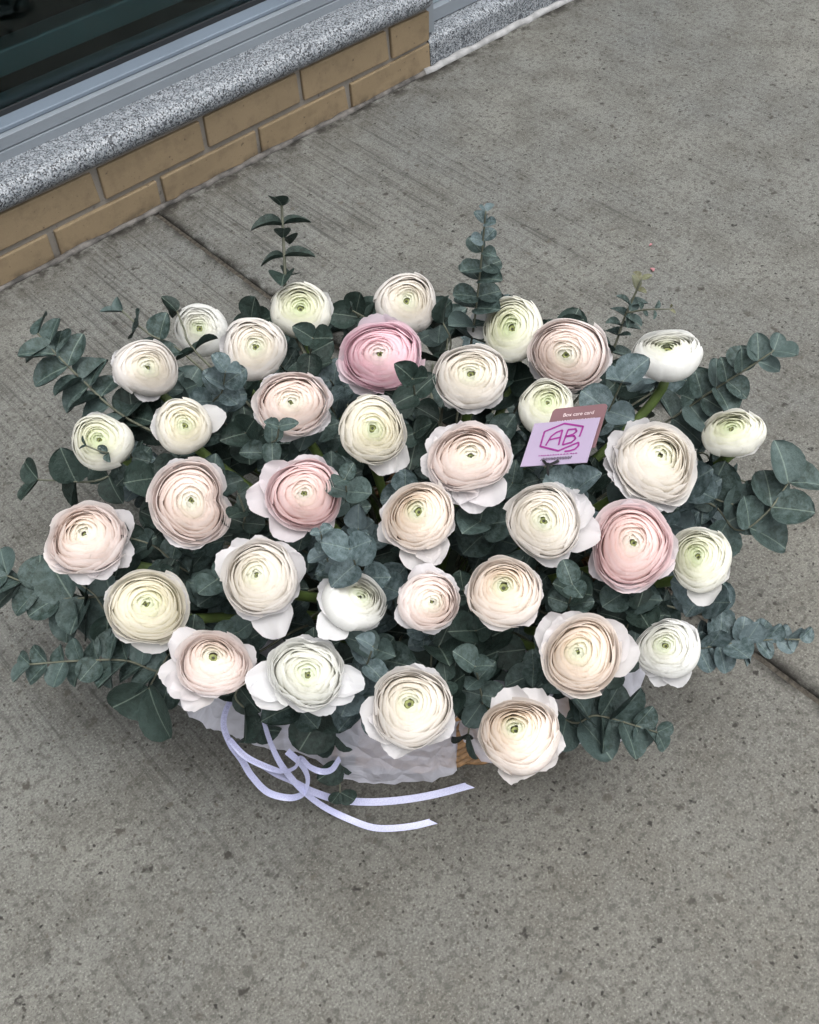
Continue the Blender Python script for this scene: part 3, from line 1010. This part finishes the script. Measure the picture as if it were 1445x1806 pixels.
def sprig(path, leaf_px, n, label, group=None, mat='leaf', flat=.35, taper=.45, start=.0, shapes=(0, 1, 2), rootz=.10, alpha=18, face=.3,
          tipmat=None, stem_px=4.0, seed=0, bare=False, roll=None, branch=None):
    """path: (px, py, z) from the bouquet outwards; the stalk runs on down into the basket"""
    r2 = np.random.default_rng(500 + seed)
    pts = np.array([at_z(x, y, z) for x, y, z in path])
    d = pts[0] - C
    foot = C + ER * np.clip(d @ ER * .35, -.13, .13) + EF * np.clip(d @ EF * .35, -.1, .1) + np.array([0, 0, rootz])
    mid = (foot + pts[0]) / 2 + np.array([0, 0, .03])
    S = catmull(np.vstack([foot, mid, pts]), 60)
    base = foot
    o = empty('eucalyptus_sprig', base, label, 'eucalyptus', group)
    m = px_m(pts[-1])
    # where the leafy part begins
    i0 = int(np.argmin(np.linalg.norm(S - pts[0], axis=1)))
    rad = np.linspace(stem_px * .8, stem_px * .4, 60) * m
    part('stem', *tube_vf(S, rad, 6), M['twig'], o)
    runs = [(S, i0, n, leaf_px)]
    if branch:
        bp, bn, bl = branch
        Bp = np.array([at_z(x, y, z) for x, y, z in bp])
        Bs = catmull(Bp, 30)
        part('twig', *tube_vf(Bs, np.linspace(stem_px * .4, stem_px * .2, 30) * m, 5), M['twig'], o)
        runs.append((Bs, 3, bn, bl))
    for S_, j0, nn, lp in runs:
        T, N, Bn = frames(S_)
        ang = r2.uniform(0, 3.14) if roll is None else R(roll)
        for k in range(nn):
            f = (start + (1 - start) * k / max(nn - 1, 1)) if nn > 1 else 1
            j = int(round(j0 + (len(S_) - 1 - j0) * f))
            size = 1.06 * lp * m * (1 - (1 - taper) * f ** 1.3) * r2.uniform(.88, 1.12)
            for sgn in (1, -1):
                if r2.random() < .06 and not bare: continue
                aa_ = ang + r2.normal(0, .14)
                side = (N[j] * math.cos(aa_) + Bn[j] * math.sin(aa_)) * sgn
                vw = unit(S_[j] - CAM)
                flatside = unit(np.cross(vw, T[j]))
                flatside = flatside * (1 if side @ flatside > 0 else -1)
                side = unit(side * (1 - face) + flatside * face)
                side = unit(side - T[j] * (side @ T[j]))
                al = R(alpha + 26 * f ** 3 + r2.normal(0, 9))
                Ld = side * math.cos(al) + T[j] * math.sin(al)
                Nn = T[j] * math.cos(al) - side * math.sin(al)
                Nn = Nn * (1 - flat) + np.array([0, 0, 1]) * flat * .5 - vw * flat * .9 + r2.normal(0, .12, 3)
                Nn = unit(Nn - Ld * (Nn @ Ld))
                Xx = np.cross(Ld, Nn)
                s = size * r2.uniform(.72, 1.12)
                mt_name = tipmat if (tipmat and f > .72) else mat
                me = LEAF[mt_name][shapes[r2.integers(len(shapes))]]
                pos = S_[j] + side * rad[min(j, 59)] * .8 - base
                mw = Matrix(((Xx[0] * s, Ld[0] * s, Nn[0] * s, pos[0]), (Xx[1] * s, Ld[1] * s, Nn[1] * s, pos[1]),
                             (Xx[2] * s, Ld[2] * s, Nn[2] * s, pos[2]), (0, 0, 0, 1)))
                link('leaf', me, o, mw)
            ang += math.pi / 2 + r2.normal(0, .12)
    return o


SP = [
    dict(path=[(508, 560, .29), (503, 480, .335), (497, 362, .385)], leaf_px=50, n=5, mat='leaf_dark', flat=.14, taper=.85, start=.40, shapes=(3, 4), roll=20, face=0, alpha=-4, stem_px=6, bare=True,
         label='dark upright eucalyptus stem with few edge-on leaves rising at the back'),
    dict(path=[(832, 600, .30), (846, 490, .365), (857, 372, .44)], leaf_px=60, n=10, mat='leaf', flat=.28, taper=.30, shapes=(0, 2, 1), tipmat='leaf_blue', bare=True,
         label='tapering grey-green eucalyptus spire rising at the back'),
    dict(path=[(1068, 640, .30), (1102, 560, .34), (1132, 492, .38)], leaf_px=44, n=8, mat='leaf', flat=.2, taper=.45, shapes=(3, 4), tipmat='leaf_brown', stem_px=5,
         branch=([(1105, 552, .345), (1140, 546, .36), (1182, 545, .37)], 4, 22), label='fine forked eucalyptus tip with brownish buds'),
    dict(path=[(1190, 735, .24), (1255, 690, .27), (1318, 650, .30), (1366, 618, .32)], leaf_px=70, n=8, flat=.55, taper=.5, face=.6, label='round-leaved eucalyptus arching out past the stalked white flower'),
    dict(path=[(1050, 770, .26), (1076, 720, .31), (1098, 672, .35)], leaf_px=62, n=3, flat=.30, taper=.8, mat='leaf_blue', label='broad blue-green eucalyptus tuft beside the mauve card'),
    dict(path=[(1238, 885, .20), (1300, 935, .19), (1352, 905, .21), (1392, 850, .23)], leaf_px=78, n=5, flat=.7, taper=.85, face=.6, label='large round-leaved eucalyptus curling upward at the outer edge'),
    dict(path=[(1225, 800, .22), (1262, 825, .22), (1315, 850, .22)], leaf_px=38, n=4, flat=.15, shapes=(3, 4), label='thin pointed eucalyptus twig under the greenish-white flower'),
    dict(path=[(1190, 1140, .15), (1290, 1135, .15), (1360, 1128, .15), (1412, 1128, .155)], leaf_px=58, n=13, flat=.55, taper=.5, mat='leaf_blue', shapes=(0, 2), face=.35, label='densely leaved eucalyptus tip lying out over the pavement joint'),
    dict(path=[(1000, 1270, .14), (1050, 1262, .15), (1105, 1275, .14), (1160, 1292, .13)], leaf_px=80, n=9, flat=.5, taper=.40, shapes=(0, 1, 2), face=.4, label='leafy eucalyptus tip beside the lowest cream-peach flower'),
    dict(path=[(990, 1090, .22), (1005, 1060, .27), (1010, 1030, .31)], leaf_px=62, n=3, flat=.45, taper=.75, mat='leaf', label='four-leaved eucalyptus rosette next to the rose-pink flower'),
    dict(path=[(735, 740, .26), (733, 705, .32), (728, 668, .37)], leaf_px=64, n=4, flat=.35, taper=.7, mat='leaf_dark', label='dark round eucalyptus leaves between the strongest pink and wide ivory flowers'),
    dict(path=[(220, 735, .20), (140, 665, .22), (100, 625, .24), (66, 588, .25)], leaf_px=66, n=9, flat=.55, taper=.66, shapes=(0, 1, 3), face=.6, label='eucalyptus branch reaching out beside the peach-hearted bud'),
    dict(path=[(320, 620, .23), (265, 590, .25), (215, 548, .27)], leaf_px=46, n=4, flat=.5, taper=.8, face=.4, label='short eucalyptus end peeping out behind the peach-hearted bud'),
    dict(path=[(260, 820, .18), (170, 848, .18), (110, 848, .185), (66, 846, .19)], leaf_px=58, n=4, flat=.45, taper=.9, mat='leaf_dark', face=.3, label='sparse dark eucalyptus stem poking straight out over the pavement'),
    dict(path=[(190, 1050, .16), (110, 1055, .155), (60, 1035, .155), (12, 1015, .16)], leaf_px=84, n=7, flat=.6, taper=.75, mat='leaf', face=.6, label='eucalyptus branch with the largest round leaves at the outer edge'),
    dict(path=[(310, 1185, .14), (220, 1165, .14), (130, 1166, .14), (52, 1172, .14)], leaf_px=68, n=10, flat=.5, taper=.55, face=.6, label='long eucalyptus branch lying flat near the lemon-cream flower'),
    dict(path=[(545, 1215, .17), (580, 1270, .13), (598, 1330, .08), (600, 1398, .04)], leaf_px=84, n=5, flat=.65, taper=.34, mat='leaf_dark', face=.6, label='dark eucalyptus spray trailing down over the ribbon'),
    dict(path=[(420, 1215, .17), (436, 1255, .15), (450, 1285, .13)], leaf_px=62, n=3, flat=.45, taper=.9, mat='leaf_dark', label='dark eucalyptus leaves framed by the ribbon loop'),
    dict(path=[(380, 730, .26), (392, 690, .30), (398, 655, .33)], leaf_px=56, n=5, flat=.30, taper=.55, mat='leaf_blue', label='blue-grey eucalyptus tuft below the ivory blush flower'),
    dict(path=[(265, 835, .19), (225, 800, .25), (185, 798, .28), (152, 786, .29)], leaf_px=48, n=6, flat=.2, taper=.30, shapes=(0, 3), mat='leaf', label='small eucalyptus tip crossing the face of a white flower'),
    dict(path=[(470, 800, .29), (488, 775, .345), (492, 752, .37)], leaf_px=50, n=3, flat=.30, taper=.85, shapes=(3, 4), label='pointed eucalyptus leaves standing before the ruffled blush flower'),
    dict(path=[(590, 1010, .30), (575, 975, .355), (565, 938, .39)], leaf_px=40, n=6, flat=.25, taper=.62, mat='leaf_blue', label='silvery eucalyptus tip standing under the pink flower with spread petals'),
    dict(path=[(640, 1020, .30), (625, 990, .345), (617, 968, .37)], leaf_px=60, n=3, flat=.40, taper=.8, mat='leaf_blue', label='silver-green eucalyptus rosette above the sideways white cup'),
    dict(path=[(615, 900, .29), (612, 870, .335), (608, 845, .36)], leaf_px=50, n=4, flat=.40, taper=.8, mat='leaf', label='small-leaved eucalyptus between the pink and creamy peach flowers'),
    dict(path=[(640, 1190, .23), (650, 1165, .27), (658, 1140, .295)], leaf_px=56, n=3, flat=.35, taper=.8, mat='leaf_blue', shapes=(1, 3), label='pale pointed eucalyptus tuft beside the ragged white flower'),
    dict(path=[(760, 1180, .20), (762, 1155, .235), (775, 1140, .25)], leaf_px=82, n=2, flat=.6, taper=.9, mat='leaf_dark', label='very large dark eucalyptus leaves above the big ivory flower'),
    dict(path=[(850, 1240, .19), (845, 1205, .23), (838, 1175, .26)], leaf_px=56, n=4, flat=.35, taper=.7, mat='leaf', label='grey-green eucalyptus tuft between the two big front flowers'),
    dict(path=[(545, 650, .28), (548, 620, .32), (552, 596, .35)], leaf_px=44, n=3, flat=.2, taper=.9, mat='leaf_dark', shapes=(0, 1), label='dark eucalyptus end beside the creamy ball-shaped flower'),
    dict(path=[(1040, 930, .26), (1030, 895, .30), (1018, 862, .33)], leaf_px=66, n=3, flat=.55, taper=.9, mat='leaf_blue', label='big slate-grey eucalyptus leaf pair in front of the lilac card'),
    dict(path=[(340, 1010, .22), (275, 965, .255), (228, 948, .265)], leaf_px=46, n=4, flat=.25, taper=.75, mat='leaf', label='thin eucalyptus twig between dented blush and lemon-cream flowers'),
    dict(path=[(440, 940, .27), (432, 905, .31), (420, 870, .335)], leaf_px=54, n=4, flat=.35, taper=.75, mat='leaf_dark', label='dark eucalyptus tuft between dented blush and pink flowers'),
    dict(path=[(345, 620, .23), (325, 580, .24), (312, 548, .245)], leaf_px=36, n=2, flat=.1, taper=.9, mat='leaf_dark', shapes=(3, 4), label='dark narrow leaf pair behind the small round white flower'),
    dict(path=[(680, 600, .27), (650, 565, .28), (622, 548, .285)], leaf_px=36, n=3, flat=.1, taper=.8, mat='leaf_dark', shapes=(1, 3), label='dark eucalyptus tip showing behind the tilted white flower'),
    dict(path=[(790, 640, .27), (795, 600, .285), (782, 570, .29)], leaf_px=58, n=3, flat=.25, taper=.9, mat='leaf_dark', shapes=(1, 3), label='dark pointed eucalyptus leaves at the foot of the tapering spire'),
    dict(path=[(320, 1140, .16), (285, 1175, .15), (262, 1215, .14)], leaf_px=84, n=2, flat=.5, taper=.95, mat='leaf_dark', label='broad dark eucalyptus leaf under the lemon-cream flower'),
    dict(path=[(835, 1240, .17), (830, 1270, .15), (826, 1295, .135)], leaf_px=40, n=2, flat=.4, taper=.9, mat='leaf_dark', label='small dark eucalyptus end beside the exposed wicker'),
    dict(path=[(1090, 1110, .20), (1110, 1090, .225), (1125, 1075, .24)], leaf_px=66, n=3, flat=.5, taper=.9, mat='leaf_dark', label='dark eucalyptus leaves under the rose-pink flower'),
    dict(path=[(150, 1020, .18), (168, 1050, .17), (190, 1085, .16)], leaf_px=66, n=2, flat=.4, taper=.9, mat='leaf_dark', label='dark eucalyptus leaf pair tucked behind the lemon-cream flower'),
    dict(path=[(1240, 860, .20), (1262, 880, .205), (1295, 890, .205)], leaf_px=54, n=3, flat=.3, taper=.8, mat='leaf', label='mid-green eucalyptus leaves beneath the large open white flower'),
]
for i, s in enumerate(SP):
    sprig(seed=i, group='eucalyptus sprigs in the basket', **s)
# low filler greenery between the heads
SHORT = ('small round white', 'ivory blush', 'creamy ball', 'tilted white', 'strongest pink', 'wide ivory', 'green-hearted cream', 'blush-edged', 'stalked white',
         'card-covered cream', 'large open white', 'half-closed greenish', 'peach-hearted', 'creamy-ringed ivory', 'sprig-crossed white', 'ruffled blush',
         'loose-skirted peach', 'lavender-skirted blush', 'dented blush', 'spread-petalled pink', 'ruffled cream', 'green-eyed peach', 'greenish-hearted ivory',
         'rose-pink', 'lemony', 'lemon-cream', 'broad-petalled ivory', 'sideways white', 'small blush', 'large-eyed peach', 'dense-rimmed peach', 'clean white',
         'white-hearted blush', 'ragged white', 'big ivory', 'big peach')
k = 0
for lay, (dz0, nx, ny) in enumerate(((-.05, 10, 8), (-.10, 8, 6))):
    for gy in range(ny):
        for gx in range(nx):
            px_ = 235 + (gx + .5 * (gy % 2)) * 1030 / nx + random.uniform(-22, 22)
            py_ = 570 + gy * 740 / ny + random.uniform(-22, 22)
            if ((px_ - 735) / 560) ** 2 + ((py_ - 880) / 375) ** 2 > 1 or py_ > 1215: continue
            z = on_dome(px_, py_, dz0)[2]
            near = sorted(range(len(FL)), key=lambda q: (FL[q][0] - px_) ** 2 + (FL[q][1] - py_) ** 2)[:2]
            mat_ = ('leaf_dark', 'leaf', 'leaf_dark', 'leaf', 'leaf_blue')[k % 5]
            lab = '%s %s eucalyptus sprig between the %s and %s flowers' % (('low', 'deep-set')[lay], {'leaf_dark': 'dark', 'leaf': 'green', 'leaf_blue': 'silvery'}[mat_], SHORT[near[0]], SHORT[near[1]])
            sprig([(px_ + 25, py_ + 40, z - .07), (px_ + 10, py_ + 15, z - .03), (px_, py_, z)], random.uniform(46, 66), 5, lab,
                  'low eucalyptus filler between the flower heads', mat=mat_, flat=.35, taper=.85, seed=200 + k)
            k += 1

# ------------------------------------------------------------------ cards
def fit_card(quad, zc, aspect):
    c0 = np.mean(quad, axis=0)
    P0 = at_z(c0[0], c0[1], zc)
    best = None
    rays = [ray(*q) for q in quad]
    for el in np.radians(np.arange(10, 90, 1.5)):
        for a_ in np.radians(np.arange(0, 360, 4)):
            n = np.array([math.cos(el) * math.cos(a_), math.cos(el) * math.sin(a_), math.sin(el)])
            if n @ FWD > -.25: continue
            Q = [CAM + r_ * ((P0 - CAM) @ n) / (r_ @ n) for r_ in rays]
            e1, e2 = Q[1] - Q[0], Q[3] - Q[0]
            l1, l2 = np.linalg.norm(e1), np.linalg.norm(e2)
            cost = abs(e1 @ e2) / (l1 * l2) + .12 * abs(l1 / l2 - aspect)
            if best is None or cost < best[0]: best = (cost, Q, n)
    _, Q, n = best
    e1, e2 = unit(Q[1] - Q[0]), None
    e2 = -unit(Q[3] - Q[0])
    e2 = unit(e2 - e1 * (e2 @ e1))
    return Q[0], e1, e2, np.cross(e1, e2), np.linalg.norm(Q[1] - Q[0]), np.linalg.norm(Q[3] - Q[0])


CQ = [(943, 747), (1059, 736), (1029, 809), (918, 823)]
O, E1, E2, EN, CW, CH = fit_card(CQ, .36, 1.42)


def card_pt(x, y, h=0.0):        # x 0..1 across, y 0..1 down, on the lilac card
    return O + E1 * x * CW - E2 * y * CH + EN * h


def slab_poly(name, pts, t, mat, parent=None):
    n = len(pts)
    V = [p for p in pts] + [p - EN * t for p in pts]
    F = [tuple(range(n))[::-1], tuple(range(n, 2 * n))] + [(i, (i + 1) % n, (i + 1) % n + n, i + n) for i in range(n)]
    return part(name, V, F, mat, parent, False)


def strokes(name, lines, wd, mat, parent, h=.0004):
    V, F = [], []
    for L in lines:
        L = np.array([card_pt(x, y, h) for x, y in L])
        n = len(L)
        T = np.gradient(L, axis=0)
        o0 = len(V)
        for p, t in zip(L, T):
            s = np.cross(EN, unit(t)) * wd / 2
            V += [p - s, p + s]
        F += [(o0 + 2 * i, o0 + 2 * i + 2, o0 + 2 * i + 3, o0 + 2 * i + 1) for i in range(n - 1)]
    return part(name, V, F, mat, parent, False)


def dense(L, n=8):
    return [tuple(np.array(L[i]) * (1 - t) + np.array(L[i + 1]) * t) for i in range(len(L) - 1) for t in np.linspace(0, 1, n)]


lc = empty('gift_card', card_pt(.5, 1), 'lilac card with magenta hexagon logo standing among the flowers', 'card')
slab_poly('card_sheet', [card_pt(0, 0), card_pt(0, 1), card_pt(1, 1), card_pt(1, 0)], .0006, M['lilac'], lc)
# hexagon with a gap, A and B inside, leaf-like hook at the lower corner
hexa = [(.845, .50), (.855, .215), (.52, .075), (.215, .265), (.225, .69), (.56, .86), (.86, .66)]
hook = [(.86, .66), (.875, .76), (.83, .85), (.76, .885), (.67, .89)]
LA = [[(.315, .68), (.36, .42), (.43, .32), (.52, .27), (.535, .70)], [(.345, .52), (.53, .47)]]
_fx = lambda L: [(.21 + (x - .215) * .906, .07 + (y - .075) * .803) for x, y in L]
LB = [[(.615, .27), (.60, .70)], [(.615, .27), (.74, .265), (.77, .34), (.72, .42), (.61, .465)], [(.61, .465), (.75, .46), (.79, .55), (.74, .645), (.60, .70)]]
strokes('logo', [dense(_fx(x)) for x in [hexa, hook] + LA + LB], CW * .026, M['magenta'], lc)
# two lines of small print and a scribble below the logo
random.seed(3)
tiny = []
x = .24
while x < .80:
    wl = random.uniform(.015, .04)
    tiny.append([(x, .79 + random.uniform(-.006, .006)), (x + wl * .5, .78), (x + wl, .793)])
    x += wl + random.uniform(.006, .02)
strokes('small_print', tiny, CW * .013, M['magenta'], lc)
scr = []
x = .30
while x < .74:
    scr.append([(x, .905), (x + .012, .845), (x + .022, .90), (x + .034, .84)])
    x += .042
strokes('scribble', scr, CW * .014, M['ink'], lc)

mc = empty('care_card', card_pt(.6, .4, -.004), 'mauve care card tucked behind the lilac card', 'card')
def rounded(x0, x1, y0, y1, r, h):
    P_ = []
    for cx_, cy_, a0 in ((x0 + r, y0 + r * 1.4, 180), (x0 + r, y1 - .02, 90), (x1 - r, y1 - .02, 0), (x1 - r, y0 + r * 1.4, 270)):
        if cy_ > .3:
            P_.append(card_pt(x0 if a0 == 90 else x1, y1, h))
        else:
            rg = np.linspace(270, 180, 6) if a0 == 180 else np.linspace(360, 270, 6)
            P_ += [card_pt(cx_ + r * math.cos(R(t)), cy_ + r * 1.4 * math.sin(R(t)), h) for t in rg]
    return P_
slab_poly('card_sheet', rounded(.17, 1.0, -.40, .60, .06, -.005), .0006, M['mauve'], mc)


def card_text(body, x, y, wd, mat, parent, h):
    cu = bpy.data.curves.new('text', 'FONT')
    cu.body = body
    cu.align_x = 'CENTER'
    cu.size = 1.0
    to = bpy.data.objects.new('text', cu)
    col.objects.link(to)
    bpy.context.view_layer.update()
    me = bpy.data.meshes.new_from_object(to.evaluated_get(bpy.context.evaluated_depsgraph_get()))
    bpy.data.objects.remove(to)
    V = np.array([v.co for v in me.vertices])
    F = [tuple(p.vertices) for p in me.polygons]
    s = wd * CW / (V[:, 0].max() - V[:, 0].min())
    b0 = card_pt(x, y, h)
    W = b0 + np.outer(V[:, 0] * s, E1) + np.outer(V[:, 1] * s, E2)
    bpy.data.meshes.remove(me)
    return part('lettering', W, F, mat, parent, False)


card_text('Box care card', .60, -.175, .46, M['whiteink'], mc, -.0045)
tiny = []
x = .30
while x < .88:
    wl = random.uniform(.012, .03)
    tiny.append([(x, -.065 + random.uniform(-.01, .01)), (x + wl * .5, -.085), (x + wl, -.065)])
    x += wl + random.uniform(.006, .016)
strokes('small_print', tiny, CW * .010, M['whiteink'], mc, -.0046)
hp = card_pt(.46, 1.02, .003)
hold = empty('card_pick', hp, 'black forked card pick holding the lilac card', 'card holder')
for L in ([card_pt(.36, .93, .002), card_pt(.46, 1.03, .002), card_pt(.60, .95, .002)], [hp, hp + np.array([0, 0, -.10]), C + (hp - C) * .6 * np.array([1, 1, 0]) + np.array([0, 0, .11])]):
    part('prong', *tube_vf(catmull(L, 14), .0013, 6), M['black'], hold)

# ------------------------------------------------------------------ ribbon
rib = empty('satin_ribbon', at_z(425, 1290, .10), 'thin pale lavender satin ribbon with loops and two long cut tails', 'ribbon')


def ribbon(name, pts, wpx, tilt, slant=0.0, n=90):
    P = catmull([at_z(280 + x / 2.408, 1080 + y / 2.408, z) for x, y, z in pts], n)
    T = np.gradient(P, axis=0)
    T /= np.linalg.norm(T, axis=1)[:, None]
    V = []
    til = np.interp(np.linspace(0, 1, n), np.linspace(0, 1, len(tilt)), tilt)
    for i, (p, t) in enumerate(zip(P, T)):
        v = unit(p - CAM)
        s = unit(np.cross(t, -v))                 # lies across the view
        up = unit(np.cross(s, t))
        s = s * math.cos(R(til[i])) + up * math.sin(R(til[i]))
        w_ = wpx * px_m(p)
        dl = t * (slant * w_ if i == n - 1 else 0)
        for e in (-1, -.33, .33, 1):
            q = p + s * e * w_ / 2 + up * .0002 * (1 - e * e) + dl * e / 2
            q[2] = max(q[2], .0025)
            V.append(q)
    return part(name, V, grid_faces(n, 4), M['satin'], rib)


ribbon('loop', [(335, 345, .14), (290, 405, .135), (276, 480, .125), (305, 560, .115), (352, 625, .095), (395, 695, .07), (465, 765, .045), (560, 788, .035), (618, 765, .045), (632, 705, .065), (605, 645, .085), (545, 590, .105)],
       12, [40, 30, 20, 0, -10, 0, 20, 55, 30, 0])
ribbon('tail', [(440, 440, .145), (470, 540, .125), (510, 630, .105), (560, 700, .075), (620, 765, .045), (700, 825, .022), (800, 875, .008), (900, 912, .004), (980, 918, .004), (1080, 908, .004), (1165, 888, .004)],
       11.5, [50, 40, 20, 10, 30, 20, 0, 0, 0, 0], 1.3)
ribbon('loop', [(300, 540, .125), (360, 605, .115), (430, 645, .105), (520, 675, .095), (578, 660, .095), (603, 618, .105), (640, 655, .10), (690, 676, .095), (735, 668, .10), (770, 620, .115)],
       11, [20, 10, 0, 10, 50, 60, 40, 10, 20, 40])
ribbon('tail', [(430, 650, .10), (500, 690, .085), (570, 718, .065), (650, 760, .04), (760, 795, .02), (900, 806, .006), (1050, 795, .004), (1180, 772, .004), (1320, 735, .004)],
       13, [60, 40, 20, 10, 0, 0, 0, 0, 0], 1.3)

def ribbon_print(strip, i0, i1):
    """row of small open rings printed along a strip"""
    me = strip.data
    b = np.array(rib.location)
    V, F = [], []
    for i in range(i0, i1, 2):
        q = [np.array(me.vertices[i * 4 + e].co) + b for e in range(4)]
        q2 = np.array(me.vertices[(i + 1) * 4 + 1].co) + b
        c0 = (q[1] + q[2]) / 2
        s_ = q[3] - q[0]
        t_ = unit(q2 - q[1])
        up_ = unit(np.cross(t_, s_))
        up_ = up_ * (1 if up_ @ (CAM - c0) > 0 else -1) * .0004
        r_ = np.linalg.norm(s_) * .22
        o0 = len(V)
        for k_ in range(10):
            a_ = k_ / 10 * 6.283
            dirv = unit(s_) * math.cos(a_) + t_ * math.sin(a_)
            V += [c0 + dirv * r_ + up_, c0 + dirv * r_ * .6 + up_]
        F += [(o0 + 2 * k_, o0 + (2 * k_ + 2) % 20, o0 + (2 * k_ + 3) % 20, o0 + 2 * k_ + 1) for k_ in range(10)]
    part('print', V, F, M['print'], strip, False, base=b)


for st_ in [c for c in rib.children if c.name.startswith(('loop', 'tail'))][:2]:
    ribbon_print(st_, 2, 34)

# ------------------------------------------------------------------ small litter on the pavement
def bit(name, px_, py_, sz, mat, label, cat, seed):
    r2 = np.random.default_rng(seed)
    p = at_z(px_, py_, .0)
    n = 9
    V = []
    a0 = r2.uniform(0, 3)
    for j in range(n):
        a = a0 + j / n * 6.28
        r_ = sz * r2.uniform(.6, 1.1) * (.45 if j % 4 in (1, 2) else 1)
        V.append(p + np.array([r_ * math.cos(a), r_ * math.sin(a), .0025 + r2.uniform(0, .002)]))
    V += [v - np.array([0, 0, .0015]) for v in V]
    o = part(name, V, [tuple(range(n)), tuple(range(n, 2 * n))[::-1]] + [(j, (j + 1) % n, (j + 1) % n + n, j + n) for j in range(n)], mat, smooth=False)
    tag(o, label, cat)


bit('petal_scrap', 1152, 478, .0056, M['pinkbit'], 'pink petal scrap lying on the pavement near the forked eucalyptus tip', 'petal', 1)
bit('petal_scrap', 1147, 434, .0034, M['pinkbit'], 'fainter pink petal scrap on open pavement toward the granite plinth', 'petal', 2)
